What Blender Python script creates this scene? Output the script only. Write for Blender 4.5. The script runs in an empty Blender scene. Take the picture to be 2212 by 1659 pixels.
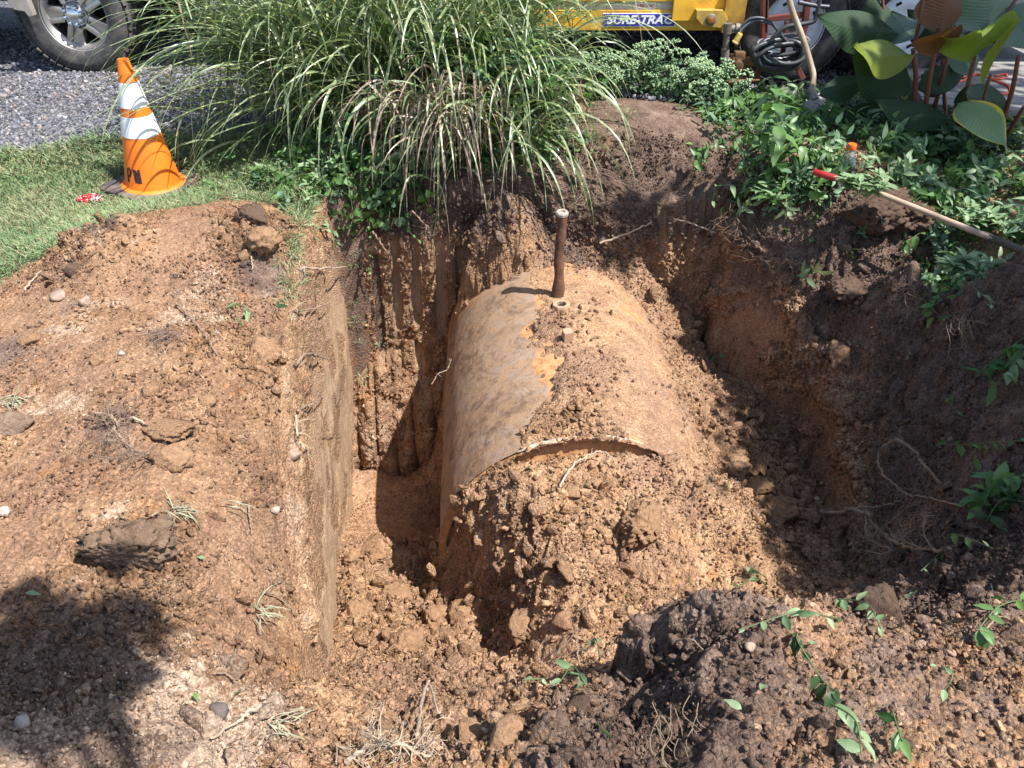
import bpy, math, random
import numpy as np
from mathutils import Vector, Matrix, Euler
random.seed(7); rng = np.random.default_rng(7)
SC = bpy.context.scene
COL = SC.collection
# ------------------------------------------------------------------ camera
PITCH = math.radians(36.0); FPX = 1720.0; CX, CY = 1106.0, 829.5; CAMZ = 1.6
cam = bpy.data.cameras.new("camera"); camo = bpy.data.objects.new("camera", cam); COL.objects.link(camo)
cam.sensor_width = 36.0; cam.lens = 36.0 * FPX / 2212.0; cam.clip_end = 500; cam.clip_start = 0.05
camo.location = (0, 0, CAMZ); camo.rotation_euler = (math.radians(90) - PITCH, 0, 0)
SC.camera = camo
# ------------------------------------------------------------------ world, sun, exposure
SUN_EL = math.radians(60); SUN_AZ = math.radians(117)      # azimuth clockwise from +Y: sun over the right side
w = bpy.data.worlds.new("World"); SC.world = w; w.use_nodes = True
nt = w.node_tree; nt.nodes.clear()
sky = nt.nodes.new("ShaderNodeTexSky"); sky.sky_type = 'NISHITA'; sky.sun_disc = False
sky.sun_elevation = SUN_EL; sky.sun_rotation = SUN_AZ
bg = nt.nodes.new("ShaderNodeBackground"); bg.inputs[1].default_value = 0.12
ow = nt.nodes.new("ShaderNodeOutputWorld")
nt.links.new(sky.outputs[0], bg.inputs[0]); nt.links.new(bg.outputs[0], ow.inputs[0])
sd_ = Vector((math.cos(SUN_EL) * math.sin(SUN_AZ), math.cos(SUN_EL) * math.cos(SUN_AZ), math.sin(SUN_EL)))
sun = bpy.data.lights.new("sun", 'SUN'); sun.energy = 4.9; sun.angle = math.radians(0.53); sun.color = (1.0, 0.97, 0.93)
suno = bpy.data.objects.new("sun", sun); COL.objects.link(suno); suno.location = (3, 1, 6)
suno.rotation_euler = sd_.to_track_quat('Z', 'Y').to_euler()
SC.view_settings.view_transform = 'Standard'; SC.view_settings.look = 'None'
SC.view_settings.exposure = 1.0; SC.view_settings.gamma = 1.0; SC.view_settings.use_curve_mapping = False
SC.render.engine = 'CYCLES'
SC.cycles.max_bounces = 6; SC.cycles.diffuse_bounces = 3; SC.cycles.glossy_bounces = 2; SC.cycles.transparent_max_bounces = 6

# ------------------------------------------------------------------ layout helper: a point of the place from its survey bearing
S_, C_ = math.sin(PITCH), math.cos(PITCH)
def _dir(px, py):
    u = (px - CX) / FPX; v = (CY - py) / FPX
    return u, C_ + v * S_, -S_ + v * C_          # world x, y, z for unit depth
def at(px, py, z):
    u, dy, dz = _dir(px, py); d = (z - CAMZ) / dz
    return Vector((u * d, dy * d, z))
def atY(px, py, Y):
    u, dy, dz = _dir(px, py); d = Y / dy
    return Vector((u * d, Y, CAMZ + dz * d))

# ------------------------------------------------------------------ noise in numpy
_G = rng.normal(size=(256, 3)); _G /= np.linalg.norm(_G, axis=1)[:, None]; _G = _G.astype(np.float32)
def _h(ix, iy, iz, seed=0):
    h = (ix.astype(np.int64) * 73856093) ^ (iy.astype(np.int64) * 19349663) ^ (iz.astype(np.int64) * 83492791) ^ (seed * 2654435)
    h = (h ^ (h >> 13)) * 1274126177
    return (h ^ (h >> 16)) & 0xFFFFFF
def perlin(P, s=1.0, seed=0):
    P = P.astype(np.float32) * np.float32(s) + np.float32(seed * 17.31)
    I = np.floor(P).astype(np.int32); F = P - I
    U = F * F * F * (F * (F * 6 - 15) + 10)
    out = 0
    for dx in (0, 1):
        wx = U[:, 0] if dx else 1 - U[:, 0]
        for dy in (0, 1):
            wy = U[:, 1] if dy else 1 - U[:, 1]
            for dz in (0, 1):
                wz = U[:, 2] if dz else 1 - U[:, 2]
                g = _G[_h(I[:, 0] + dx, I[:, 1] + dy, I[:, 2] + dz, seed) & 255]
                d = g[:, 0] * (F[:, 0] - dx) + g[:, 1] * (F[:, 1] - dy) + g[:, 2] * (F[:, 2] - dz)
                out = out + wx * wy * wz * d
    return out * 1.5
def fbm(P, s, n=4, seed=0, billow=False, gain=0.5):
    o = 0; a = 1.0; t = 0
    for k in range(n):
        v = perlin(P, s * 2 ** k, seed + k)
        if billow: v = 1 - 2 * np.abs(v)
        o = o + a * v; t += a; a *= gain
    return o / t
def worley2(x, y, s, seed=0):
    x = x * s + seed * 3.7; y = y * s + seed * 5.1
    ix = np.floor(x).astype(np.int64); iy = np.floor(y).astype(np.int64)
    f1 = np.full(x.shape, 9.0, np.float32); rid = np.zeros(x.shape, np.float32); z0 = np.zeros_like(ix) + seed
    for dx in (-1, 0, 1):
        for dy in (-1, 0, 1):
            h = _h(ix + dx, iy + dy, z0, seed)
            cx = ix + dx + (h & 1023) / 1023.0; cy = iy + dy + ((h >> 10) & 1023) / 1023.0
            d = np.hypot(x - cx, y - cy)
            m = d < f1
            f1 = np.where(m, d, f1); rid = np.where(m, ((h >> 5) & 4095) / 4095.0, rid)
    return f1, rid
def clods(x, y, s, seed, dens=0.7):
    """rounded lumps lying on the surface; height in units of the cell"""
    f1, r = worley2(x, y, s, seed)
    R = 0.28 + 0.34 * r
    return np.sqrt(np.clip(1 - (f1 / R) ** 2, 0, 1)) * R * (((r * 7.3) % 1.0) < dens)
def sstep(a, b, x):
    t = np.clip((x - a) / (b - a), 0, 1); return t * t * (3 - 2 * t)

# ------------------------------------------------------------------ mesh helpers
def mesh_np(name, V, F, mat=None, smooth=True, attrs=None):
    me = bpy.data.meshes.new(name)
    V = np.ascontiguousarray(V, np.float32); F = np.ascontiguousarray(F, np.int32)
    k = F.shape[1]
    me.vertices.add(len(V)); me.vertices.foreach_set("co", V.ravel())
    me.loops.add(F.size); me.loops.foreach_set("vertex_index", F.ravel())
    me.polygons.add(len(F)); me.polygons.foreach_set("loop_start", np.arange(0, F.size, k, dtype=np.int32))
    me.polygons.foreach_set("loop_total", np.full(len(F), k, np.int32))
    me.polygons.foreach_set("use_smooth", np.full(len(F), smooth, bool))
    if attrs:
        for n, a in attrs.items():
            a = np.asarray(a, np.float32)
            if a.ndim == 1:
                at_ = me.attributes.new(n, 'FLOAT', 'POINT'); at_.data.foreach_set("value", a)
            else:
                at_ = me.attributes.new(n, 'FLOAT_COLOR', 'POINT')
                at_.data.foreach_set("color", np.concatenate([a, np.ones((len(a), 1), np.float32)], 1).ravel())
    me.update(); me.validate()
    if mat: me.materials.append(mat)
    return me
def link(name, me, parent=None, **props):
    o = bpy.data.objects.new(name, me); COL.objects.link(o)
    if parent is not None: o.parent = parent
    for k, v in props.items(): o[k] = v
    return o
def thing(name, label, cat, loc=(0, 0, 0), rot=(0, 0, 0), group=None):
    o = bpy.data.objects.new(name, None); COL.objects.link(o); o.empty_display_size = 0.1
    o.location = loc; o.rotation_euler = rot; o['label'] = label; o['category'] = cat
    if group: o['group'] = group
    return o
def tagd(o, label, cat, group=None):
    o['label'] = label; o['category'] = cat
    if group: o['group'] = group
    return o
def grid_faces(nu, nv, off=0):
    a = np.arange((nu - 1) * (nv - 1)); i = a // (nv - 1); j = a % (nv - 1); b = i * nv + j + off
    return np.stack([b, b + nv, b + nv + 1, b + 1], 1)
def grid_normals(P, nu, nv):
    Q = P.reshape(nu, nv, 3)
    du = np.gradient(Q, axis=0); dv = np.gradient(Q, axis=1)
    n = np.cross(du, dv).reshape(-1, 3); n /= (np.linalg.norm(n, axis=1)[:, None] + 1e-9)
    return n
class MB:
    """collects boxes, tubes, lathes and polygons into one mesh"""
    def __init__(s): s.V = []; s.F = []
    def add(s, V, F):
        b = len(s.V); s.V += [tuple(v) for v in V]; s.F += [tuple(i + b for i in f) for f in F]; return s
    def box(s, c, d, M=None):
        x, y, z = d[0] / 2, d[1] / 2, d[2] / 2
        V = [Vector((i * x, j * y, k * z)) for i in (-1, 1) for j in (-1, 1) for k in (-1, 1)]
        if M: V = [M @ v for v in V]
        V = [v + Vector(c) for v in V]
        return s.add(V, [(0, 1, 3, 2), (4, 6, 7, 5), (0, 4, 5, 1), (2, 3, 7, 6), (0, 2, 6, 4), (1, 5, 7, 3)])
    def tube(s, pts, r, n=8, caps=True):
        pts = [Vector(p) for p in pts]; V = []; F = []
        rs = r if hasattr(r, '__len__') else [r] * len(pts)
        up = Vector((0.13, 0.2, 0.97))
        for i, p in enumerate(pts):
            t = (pts[min(i + 1, len(pts) - 1)] - pts[max(i - 1, 0)]).normalized()
            a = t.cross(up)
            if a.length < 0.05: a = t.cross(Vector((1, 0, 0)))
            a.normalize(); b = t.cross(a).normalized(); up = b.cross(t) if False else up
            for k in range(n):
                th = 2 * math.pi * k / n; V.append(p + rs[i] * (math.cos(th) * a + math.sin(th) * b))
        for i in range(len(pts) - 1):
            for k in range(n):
                k2 = (k + 1) % n; F.append((i * n + k, i * n + k2, (i + 1) * n + k2, (i + 1) * n + k))
        if caps: F.append(tuple(range(n))[::-1]); F.append(tuple((len(pts) - 1) * n + k for k in range(n)))
        return s.add(V, F)
    def lathe(s, prof, n=32, M=None, close=False):
        """profile of (radius, height) turned round z"""
        V = []; F = []
        for r, h in prof:
            for k in range(n):
                th = 2 * math.pi * k / n; v = Vector((r * math.cos(th), r * math.sin(th), h)); V.append(M @ v if M else v)
        m = len(prof)
        for i in range(m if close else m - 1):
            i2 = (i + 1) % m
            for k in range(n):
                k2 = (k + 1) % n; F.append((i * n + k, i * n + k2, i2 * n + k2, i2 * n + k))
        return s.add(V, F)
    def prism(s, poly, a, b, M=None):
        """polygon in xy pushed from z=a to z=b"""
        n = len(poly); V = [Vector((x, y, a)) for x, y in poly] + [Vector((x, y, b)) for x, y in poly]
        if M: V = [M @ v for v in V]
        F = [tuple(range(n))[::-1], tuple(range(n, 2 * n))] + [(i, (i + 1) % n, n + (i + 1) % n, n + i) for i in range(n)]
        return s.add(V, F)
    def mesh(s, name, mat=None, smooth=False, bevel=0, angle=40):
        me = bpy.data.meshes.new(name); me.from_pydata(s.V, [], s.F)
        if bevel or smooth:
            import bmesh
            bm = bmesh.new(); bm.from_mesh(me); bmesh.ops.recalc_face_normals(bm, faces=bm.faces)
            if bevel:
                es = [e for e in bm.edges if len(e.link_faces) == 2 and e.calc_face_angle(0) > math.radians(angle)]
                bmesh.ops.bevel(bm, geom=es, offset=bevel, segments=2, profile=0.6, affect='EDGES', clamp_overlap=True)
            bm.to_mesh(me); bm.free()
        else:
            import bmesh
            bm = bmesh.new(); bm.from_mesh(me); bmesh.ops.recalc_face_normals(bm, faces=bm.faces); bm.to_mesh(me); bm.free()
        if smooth:
            me.shade_smooth(); me.set_sharp_from_angle(angle=math.radians(angle))
        if mat: me.materials.append(mat)
        return me

# ------------------------------------------------------------------ materials
class NT:
    def __init__(s, name):
        s.m = bpy.data.materials.new(name); s.m.use_nodes = True; s.t = s.m.node_tree; s.t.nodes.clear()
        s.out = s.n("ShaderNodeOutputMaterial"); s.b = s.n("ShaderNodeBsdfPrincipled"); s.l(s.b.outputs[0], s.out.inputs[0])
        s.b.inputs['Roughness'].default_value = 0.9; s.b.inputs['Specular IOR Level'].default_value = 0.25
        s.tc = s.n("ShaderNodeTexCoord")
    def n(s, t, **k):
        x = s.t.nodes.new(t)
        for a, v in k.items(): setattr(x, a, v)
        return x
    def l(s, a, b): s.t.links.new(a, b)
    def noise(s, scale, detail=4, rough=0.55, vec=None, dist=0.0, out='Fac'):
        x = s.n("ShaderNodeTexNoise"); x.inputs['Scale'].default_value = scale; x.inputs['Detail'].default_value = detail
        x.inputs['Roughness'].default_value = rough; x.inputs['Distortion'].default_value = dist
        s.l(vec or s.tc.outputs['Object'], x.inputs['Vector']); return x.outputs[out]
    def voro(s, scale, feature='F1', out='Distance', vec=None):
        x = s.n("ShaderNodeTexVoronoi", feature=feature); x.inputs['Scale'].default_value = scale
        s.l(vec or s.tc.outputs['Object'], x.inputs['Vector']); return x.outputs[out]
    def attr(s, name, out='Fac'):
        x = s.n("ShaderNodeAttribute"); x.attribute_name = name; return x.outputs[out]
    def ramp(s, fac, stops, interp='LINEAR'):
        x = s.n("ShaderNodeValToRGB"); e = x.color_ramp; e.interpolation = interp
        while len(e.elements) < len(stops): e.elements.new(0.5)
        for el, (p, c) in zip(e.elements, stops):
            el.position = p; el.color = (c, c, c, 1) if not hasattr(c, '__len__') else (*c, 1)
        s.l(fac, x.inputs[0]); return x.outputs[0]
    def mix(s, fac, a, b, mode='MIX'):
        x = s.n("ShaderNodeMix", data_type='RGBA', blend_type=mode)
        for v, i in ((fac, 0), (a, 6), (b, 7)):
            if hasattr(v, 'is_linked') or hasattr(v, 'links'): s.l(v, x.inputs[i])
            elif i == 0: x.inputs[0].default_value = v
            else: x.inputs[i].default_value = (*v, 1)
        return x.outputs[2]
    def math(s, op, a, b=0.0, clamp=False):
        x = s.n("ShaderNodeMath", operation=op); x.use_clamp = clamp
        for v, i in ((a, 0), (b, 1)):
            if hasattr(v, 'links'): s.l(v, x.inputs[i])
            else: x.inputs[i].default_value = v
        return x.outputs[0]
    def mapping(s, scale, vec=None, rot=(0, 0, 0)):
        x = s.n("ShaderNodeMapping"); x.inputs['Scale'].default_value = scale; x.inputs['Rotation'].default_value = rot
        s.l(vec or s.tc.outputs['Object'], x.inputs['Vector']); return x.outputs[0]
    def bump(s, h, dist=0.01, strength=1.0):
        x = s.n("ShaderNodeBump"); x.inputs['Distance'].default_value = dist; x.inputs['Strength'].default_value = strength
        s.l(h, x.inputs['Height'])
        if s.b.inputs['Normal'].links: s.l(s.b.inputs['Normal'].links[0].from_socket, x.inputs['Normal'])
        s.l(x.outputs[0], s.b.inputs['Normal']); return x
    def col(s, c):
        if hasattr(c, 'links'): s.l(c, s.b.inputs['Base Color'])
        else: s.b.inputs['Base Color'].default_value = (*c, 1)
        return s
    def set(s, **k):
        for a, v in k.items():
            i = s.b.inputs[a.replace('_', ' ')]
            if hasattr(v, 'links'): s.l(v, i)
            else: i.default_value = v
        return s

def simple(name, col, rough=0.5, metal=0.0, var=0.25, scale=12, spec=0.4, bump=0.0, dirt=None, dirtamt=0.5, trans=0.0):
    """painted, rubber, metal or wood surface with grain and dirt"""
    m = NT(name); n1 = m.noise(scale, 5, 0.6); dk = tuple(c * (1 - var) for c in col); lt = tuple(min(1, c * (1 + var * .6)) for c in col)
    c = m.ramp(n1, [(0.3, dk), (0.7, lt)])
    if dirt is not None:
        n2 = m.noise(scale * 0.6, 7, 0.7, dist=0.3); f = m.ramp(n2, [(0.62 - 0.25 * dirtamt, 0), (0.72, 1)])
        f = m.math('MULTIPLY', f, min(1, 0.35 + dirtamt * .6)); c = m.mix(f, c, dirt)
    m.col(c).set(Roughness=rough, Metallic=metal, Specular_IOR_Level=spec)
    if trans: m.set(Transmission_Weight=trans)
    if bump: m.bump(m.noise(scale * 6, 4), bump, 0.6)
    return m.m

def soil_mat(inst=False):
    m = NT("soil_lumps" if inst else "soil")
    if inst:
        g = m.n("ShaderNodeNewGeometry")
        class _T: outputs = {'Object': g.outputs['Position']}
        m.tc = _T
        def _a(nm, out='Fac'):
            x = m.n("ShaderNodeAttribute", attribute_type='INSTANCER'); x.attribute_name = nm; return x.outputs[out]
        m.attr = _a
    top = m.attr("top"); sand = m.attr("sand"); grey = m.attr("grey"); rgh = m.attr("rough")
    big = m.noise(2.3, 5, 0.6); med = m.noise(11, 6, 0.62); fine = m.noise(75, 5, 0.7); vf = m.noise(260, 3, 0.7)
    clay = m.ramp(med, [(0.28, (0.22, 0.122, 0.066)), (0.47, (0.36, 0.213, 0.118)), (0.62, (0.44, 0.275, 0.158)), (0.8, (0.52, 0.345, 0.205))])
    clay = m.mix(m.ramp(big, [(.42, 0), (.62, .55)]), clay, (.275, .168, .118))
    rust = m.ramp(m.noise(6.3, 6, 0.65, dist=0.4), [(0.60, 0), (0.70, 1)])
    clay = m.mix(m.math('MULTIPLY', rust, 0.38), clay, (0.50, 0.21, 0.055))
    tops = m.ramp(med, [(0.3, (0.075, 0.048, 0.036)), (0.55, (0.165, 0.110, 0.082)), (0.75, (0.26, 0.185, 0.14))])
    sandc = m.ramp(fine, [(0.3, (0.27, 0.18, 0.12)), (0.5, (0.42, 0.30, 0.21)), (0.7, (0.56, 0.43, 0.32))])
    n = m.math('ADD', m.math('MULTIPLY', m.math('SUBTRACT', med, 0.5), 1.1), m.math('MULTIPLY', m.math('SUBTRACT', fine, 0.5), 0.7))
    def msk(a, w=1.0):
        return m.ramp(m.math('ADD', a, m.math('MULTIPLY', n, w)), [(0.36, 0), (0.64, 1)])
    clay = m.mix(m.math('MULTIPLY', m.attr('red'), .85), clay, m.mix(1.0, clay, (.72, .70, .69), 'MULTIPLY'))
    c = m.mix(msk(sand), clay, sandc)
    c = m.mix(msk(top), c, tops)
    # smooth grey smear with vertical streaks where the bucket slid
    st = m.noise(9, 5, 0.6, vec=m.mapping((5.0, 5.0, 0.55)))
    sm = m.ramp(st, [(0.30, (0.20, 0.145, 0.10)), (0.45, (0.42, 0.275, 0.16)), (0.54, (0.30, 0.225, 0.165)), (0.62, (0.47, 0.31, 0.18)), (0.74, (0.36, 0.28, 0.22))])
    c = m.mix(m.math('MULTIPLY', grey, 0.82), c, sm)
    # grains: small pale and dark specks
    v = m.voro(170, out='Color'); sep = m.n("ShaderNodeSeparateColor"); m.l(v, sep.inputs[0])
    g = m.ramp(sep.outputs[0], [(0.0, 0.62), (0.25, 0.86), (0.75, 1.08), (0.97, 1.45)])
    c = m.mix(m.math('SUBTRACT', 1.0, m.math('MULTIPLY', grey, 0.8)), c, m.mix(1.0, c, g, 'MULTIPLY'))
    if inst: c = m.mix(1.0, c, m.ramp(m.attr('tone'), [(0, .66), (.6, 1.0), (1, 1.25)]), 'MULTIPLY')
    m.col(c).set(Roughness=0.95, Specular_IOR_Level=0.15)
    h = m.math('ADD', m.math('MULTIPLY', fine, 1.0), m.math('MULTIPLY', vf, 0.45))
    wv_ = m.n('ShaderNodeVectorMath', operation='ADD'); m.l(m.tc.outputs['Object'], wv_.inputs[0]); sc_ = m.n('ShaderNodeVectorMath', operation='SCALE'); sc_.inputs[3].default_value = .012; m.l(m.noise(90, 2, .6, out='Color'), sc_.inputs[0]); m.l(sc_.outputs[0], wv_.inputs[1])
    vd = m.math('MULTIPLY', m.voro(105, vec=wv_.outputs[0]), -0.75)
    h = m.math('ADD', h, vd)
    b = m.bump(h, 0.011, 1.0)
    m.l(m.math('ADD', 0.22, m.math('MULTIPLY', rgh, 0.85), clamp=True), b.inputs['Strength'])
    return m.m
SOIL = soil_mat(); SOILI = soil_mat(True)

# ------------------------------------------------------------------ scattering many small pieces over a surface
def make_src(name, V, F, mat, smooth=True, attrs=None):
    o = bpy.data.objects.new(name, mesh_np(name, V, F, mat, smooth, attrs)); return o
def scatter(name, P, R, S, srcs, attrs=None, idx=None, **props):
    n = len(P); me = bpy.data.meshes.new(name); me.vertices.add(n); me.vertices.foreach_set("co", np.ascontiguousarray(P, np.float32).ravel())
    a = me.attributes.new("rot", 'FLOAT_VECTOR', 'POINT'); a.data.foreach_set("vector", np.ascontiguousarray(R, np.float32).ravel())
    a = me.attributes.new("scl", 'FLOAT_VECTOR', 'POINT')
    S = np.asarray(S, np.float32); S = np.repeat(S[:, None], 3, 1) if S.ndim == 1 else S
    a.data.foreach_set("vector", np.ascontiguousarray(S, np.float32).ravel())
    a = me.attributes.new("idx", 'INT', 'POINT'); a.data.foreach_set("value", (rng.integers(0, len(srcs), n) if idx is None else idx).astype(np.int32))
    for k, v in (attrs or {}).items():
        a = me.attributes.new(k, 'FLOAT', 'POINT'); a.data.foreach_set("value", np.ascontiguousarray(v, np.float32))
    o = link(name, me, **props)
    ng = bpy.data.node_groups.new(name, 'GeometryNodeTree')
    ng.interface.new_socket('Geometry', in_out='INPUT', socket_type='NodeSocketGeometry'); ng.interface.new_socket('Geometry', in_out='OUTPUT', socket_type='NodeSocketGeometry')
    N = ng.nodes.new; gi = N('NodeGroupInput'); go = N('NodeGroupOutput'); ip = N('GeometryNodeInstanceOnPoints'); j = N('GeometryNodeJoinGeometry')
    for s in srcs:
        oi = N('GeometryNodeObjectInfo'); oi.inputs['Object'].default_value = s; oi.inputs['As Instance'].default_value = True
        ng.links.new(oi.outputs['Geometry'], j.inputs[0])
    def na(nm, t):
        x = N('GeometryNodeInputNamedAttribute'); x.data_type = t; x.inputs['Name'].default_value = nm; return x.outputs['Attribute']
    ng.links.new(gi.outputs[0], ip.inputs['Points']); ng.links.new(j.outputs[0], ip.inputs['Instance'])
    ip.inputs['Pick Instance'].default_value = True
    ng.links.new(na('idx', 'INT'), ip.inputs['Instance Index']); ng.links.new(na('scl', 'FLOAT_VECTOR'), ip.inputs['Scale'])
    er = N('FunctionNodeEulerToRotation'); ng.links.new(na('rot', 'FLOAT_VECTOR'), er.inputs[0]); ng.links.new(er.outputs[0], ip.inputs['Rotation'])
    ng.links.new(ip.outputs[0], go.inputs[0])
    md = o.modifiers.new("scatter", 'NODES'); md.node_group = ng
    return o
# ================================================================== terrain of the place
def W(px, py, z): v = at(px, py, z); return (v.x, v.y, z)
# open ground round the excavation: surveyed spots (x, y, z)
Gp = [W(0,560,0.0),W(0,400,.03),W(325,400,0.0),W(150,480,0.0),W(600,430,0.0),W(0,310,.08),W(430,290,.08),
 W(195,525,.16),W(110,600,.04),W(300,640,.10),W(480,600,.05),W(560,530,.13),W(620,600,.02),W(420,700,.12),W(100,760,.08),W(570,800,.07),
 W(100,950,.08),W(350,950,.10),W(590,980,-.02),W(275,1150,.07),W(500,1220,-.05),W(100,1330,.06),W(330,1400,.0),W(520,1440,-.10),
 W(430,1560,-.06),W(200,1560,.10),W(0,1640,.20),W(350,1650,.04),(-2.6,1.2,.12),(-2.4,2.4,.03),(-3.2,3.4,0.0),(-1.2,.2,.15),(0,.3,.05),(1.2,.3,.2),(-3,.2,.15),(3,.2,.2),
 W(690,470,0.0),W(655,700,-.02),W(640,1000,-.10),W(650,1200,-.22),W(676,1400,-.34),
 W(600,1520,-.17),W(760,1640,-.10),W(960,1650,.02),W(1130,1600,.04),W(1330,1560,.0),W(1230,1640,.10),(.3,.95,-.02),(.3,1.2,-.03),(.6,1.35,.0),
 W(1700,1450,.09),W(1800,1620,.22),W(1880,1380,-.03),W(2050,1500,.04),W(2200,1300,-.06),W(2200,1620,.12),W(2000,1300,-.22),
 W(2150,1000,-.08),W(2200,900,.0),W(2020,1150,-.30),W(2060,980,-.30),W(2100,850,-.12),W(1960,820,-.40),W(1990,740,-.40),W(2085,650,.0),W(2180,560,.06),(2.6,2.4,.05),(2.6,1.5,.05),
 W(1980,560,.03),W(1830,450,.05),W(1700,430,.03),W(1600,430,-.02),W(1570,480,-.12),
 W(1780,755,-.52),W(1700,630,-.33),W(1840,900,-.62),W(1875,1050,-.66),W(1900,1210,-.66),
 W(700,400,0.02),W(950,400,.02),W(1180,420,.0),W(1330,480,-.20),W(1450,498,-.24),W(1380,232,.25),W(1440,380,.02),W(1290,300,.18),W(1330,400,.0),W(1550,300,.16),W(1225,235,.24),W(1180,300,.12),
 (-.6,4.7,.10),(.2,4.7,.12),(-1.6,4.7,.12),(1.6,4.6,.11),(2.6,4.4,.10),(3.4,3.4,.08),
 (-4,5.2,.185),(-2.4,5.2,.185),(-.8,5.4,.185),(.8,5.3,.185),(2.4,5.2,.185),(4.2,5.2,.185),(-4,6.4,.185),(0,6.4,.185),(4,6.4,.185)]
# bottom and banks of the excavation
Fp = [W(775,970,-1.80),W(860,1010,-1.76),W(930,1080,-1.74),W(800,1120,-1.62),W(900,1180,-1.40),W(735,1190,-1.40),W(985,1235,-1.22),
 W(720,1290,-1.24),W(850,1290,-1.14),W(1000,1290,-1.08),W(700,1400,-.94),W(850,1370,-1.0),W(1000,1380,-.94),W(880,1440,-.90),W(1050,1330,-.98),
 W(700,1470,-.66),W(850,1492,-.72),W(1000,1470,-.84),W(1100,1440,-.84),W(1080,1380,-1.06),W(620,1490,-.30),W(640,1600,-.17),W(800,1590,-.32),W(850,1645,-.14),W(1000,1560,-.36),W(1050,1630,-.05),W(1130,1520,-.34),
 W(1065,1110,-.56),W(1130,1180,-.58),W(1190,1270,-.60),W(1230,1340,-.58),W(1200,1400,-.64),W(1250,1080,-.47),W(1250,1150,-.51),W(1400,1150,-.57),W(1400,1080,-.51),W(1500,1120,-.66),W(1350,1250,-.60),(-.24,2.2,-1.10),(-.14,2.02,-.96),(.0,1.86,-.86),
 W(1450,1300,-.60),W(1350,1400,-.50),W(1260,1440,-.50),W(1480,1360,-.36),W(1550,1250,-.80),W(1600,1330,-.42),W(1560,1100,-.88),W(1640,1180,-.88),W(1750,1240,-.84),W(1800,1290,-.66),W(1900,1300,-.34),
 W(1820,1190,-.98),W(1700,1050,-1.02),W(1620,960,-1.0),W(1560,1000,-.90),W(1540,880,-.86),W(1600,850,-.94),W(1480,800,-.82),W(1540,760,-.92),W(1420,700,-.66),W(1500,680,-.78),W(1390,620,-.50),W(1470,620,-.62),W(1330,560,-.40),W(1420,560,-.44),
 W(1200,540,-.30),W(1080,555,-.30),W(1000,590,-.42),(.25,3.6,-.45),(.25,3.0,-1.0),(.25,2.6,-1.1),(-.45,4.0,-1.7),(-.6,3.6,-1.74),(1.35,4.1,-.7),(-.40,3.9,-1.74),(-.38,3.5,-1.76),(-.36,3.1,-1.74),(-.36,2.75,-1.56),(-.2,3.6,-1.7),(-.2,3.0,-1.7),(-.36,2.4,-1.26),(.0,2.25,-.50),(.2,2.25,-.42),(.45,2.25,-.42),(.65,2.26,-.52),(.8,2.28,-.70),(.2,2.42,-.62),(.5,2.42,-.62),(.02,2.42,-.72),(.85,2.33,-.86)]
def tps_fit(P, lam=2e-3):
    P = np.array(P); n = len(P); X = P[:, :2]; z = P[:, 2]
    r = np.linalg.norm(X[:, None] - X[None], axis=2); K = np.where(r > 0, r * r * np.log(r + 1e-9), 0) + lam * np.eye(n)
    Q = np.concatenate([np.ones((n, 1)), X], 1); A = np.block([[K, Q], [Q.T, np.zeros((3, 3))]])
    c = np.linalg.solve(A, np.concatenate([z, np.zeros(3)])); return X.astype(np.float32), c
def tps_eval(fit, x, y):
    X, c = fit; n = len(X); o = c[n] + c[n + 1] * x + c[n + 2] * y
    for i in range(n):
        r2 = (x - X[i, 0]) ** 2 + (y - X[i, 1]) ** 2 + 1e-9
        o = o + c[i] * 0.5 * r2 * np.log(r2)
    return o
gfit = tps_fit(Gp); ffit = tps_fit(Fp)
# steep edge of the hole, in plan, from the front left corner round the back to the front right corner
EL = [W(645,1490,-.36),W(662,1400,-.34),W(645,1300,-.27),W(630,1200,-.22),W(618,1100,-.16),W(614,1000,-.10),W(616,850,-.05),W(622,700,-.02),W(640,600,.0),W(668,470,0.0),W(690,425,.0)]
EB = [(-.62,3.99,0),(-.2,4.02,0),(.2,4.0,0),(.6,4.0,0),(.95,4.02,0),(1.18,3.98,0)]
ER = [W(1590,500,-.15),W(1700,625,-.33),W(1780,750,-.52),W(1840,900,-.62),W(1875,1050,-.66),W(1900,1170,-.66),W(1880,1262,-.62)]
EF = [W(1800,1330,-.30),W(1600,1370,-.1),W(1480,1385,.0),W(1380,1450,-.1),W(1200,1520,-.1),W(1000,1640,.0),W(850,1659,-.10),W(700,1600,-.17),W(640,1540,-.25)]
POLY = np.array([p[:2] for p in EL + EB + ER + EF])
NSTEEP = len(EL + EB + ER)
def poly_sd(x, y):
    """distance to the edge of the hole (positive inside) and how steep that edge is"""
    n = len(POLY); best = np.full(x.shape, 1e9); st = np.zeros(x.shape); ins = np.zeros(x.shape, bool)
    for i in range(n):
        a = POLY[i]; b = POLY[(i + 1) % n]; d = b - a
        t = np.clip(((x - a[0]) * d[0] + (y - a[1]) * d[1]) / (d @ d), 0, 1)
        q = np.hypot(x - a[0] - t * d[0], y - a[1] - t * d[1])
        m = q < best; best = np.where(m, q, best); st = np.where(m, 1.0 if i < NSTEEP - 1 else 0.0, st)
        c = ((a[1] > y) != (b[1] > y)) & (x < (b[0] - a[0]) * (y - a[1]) / (b[1] - a[1] + 1e-12) + a[0])
        ins ^= c
    return np.where(ins, best, -best), st
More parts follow.
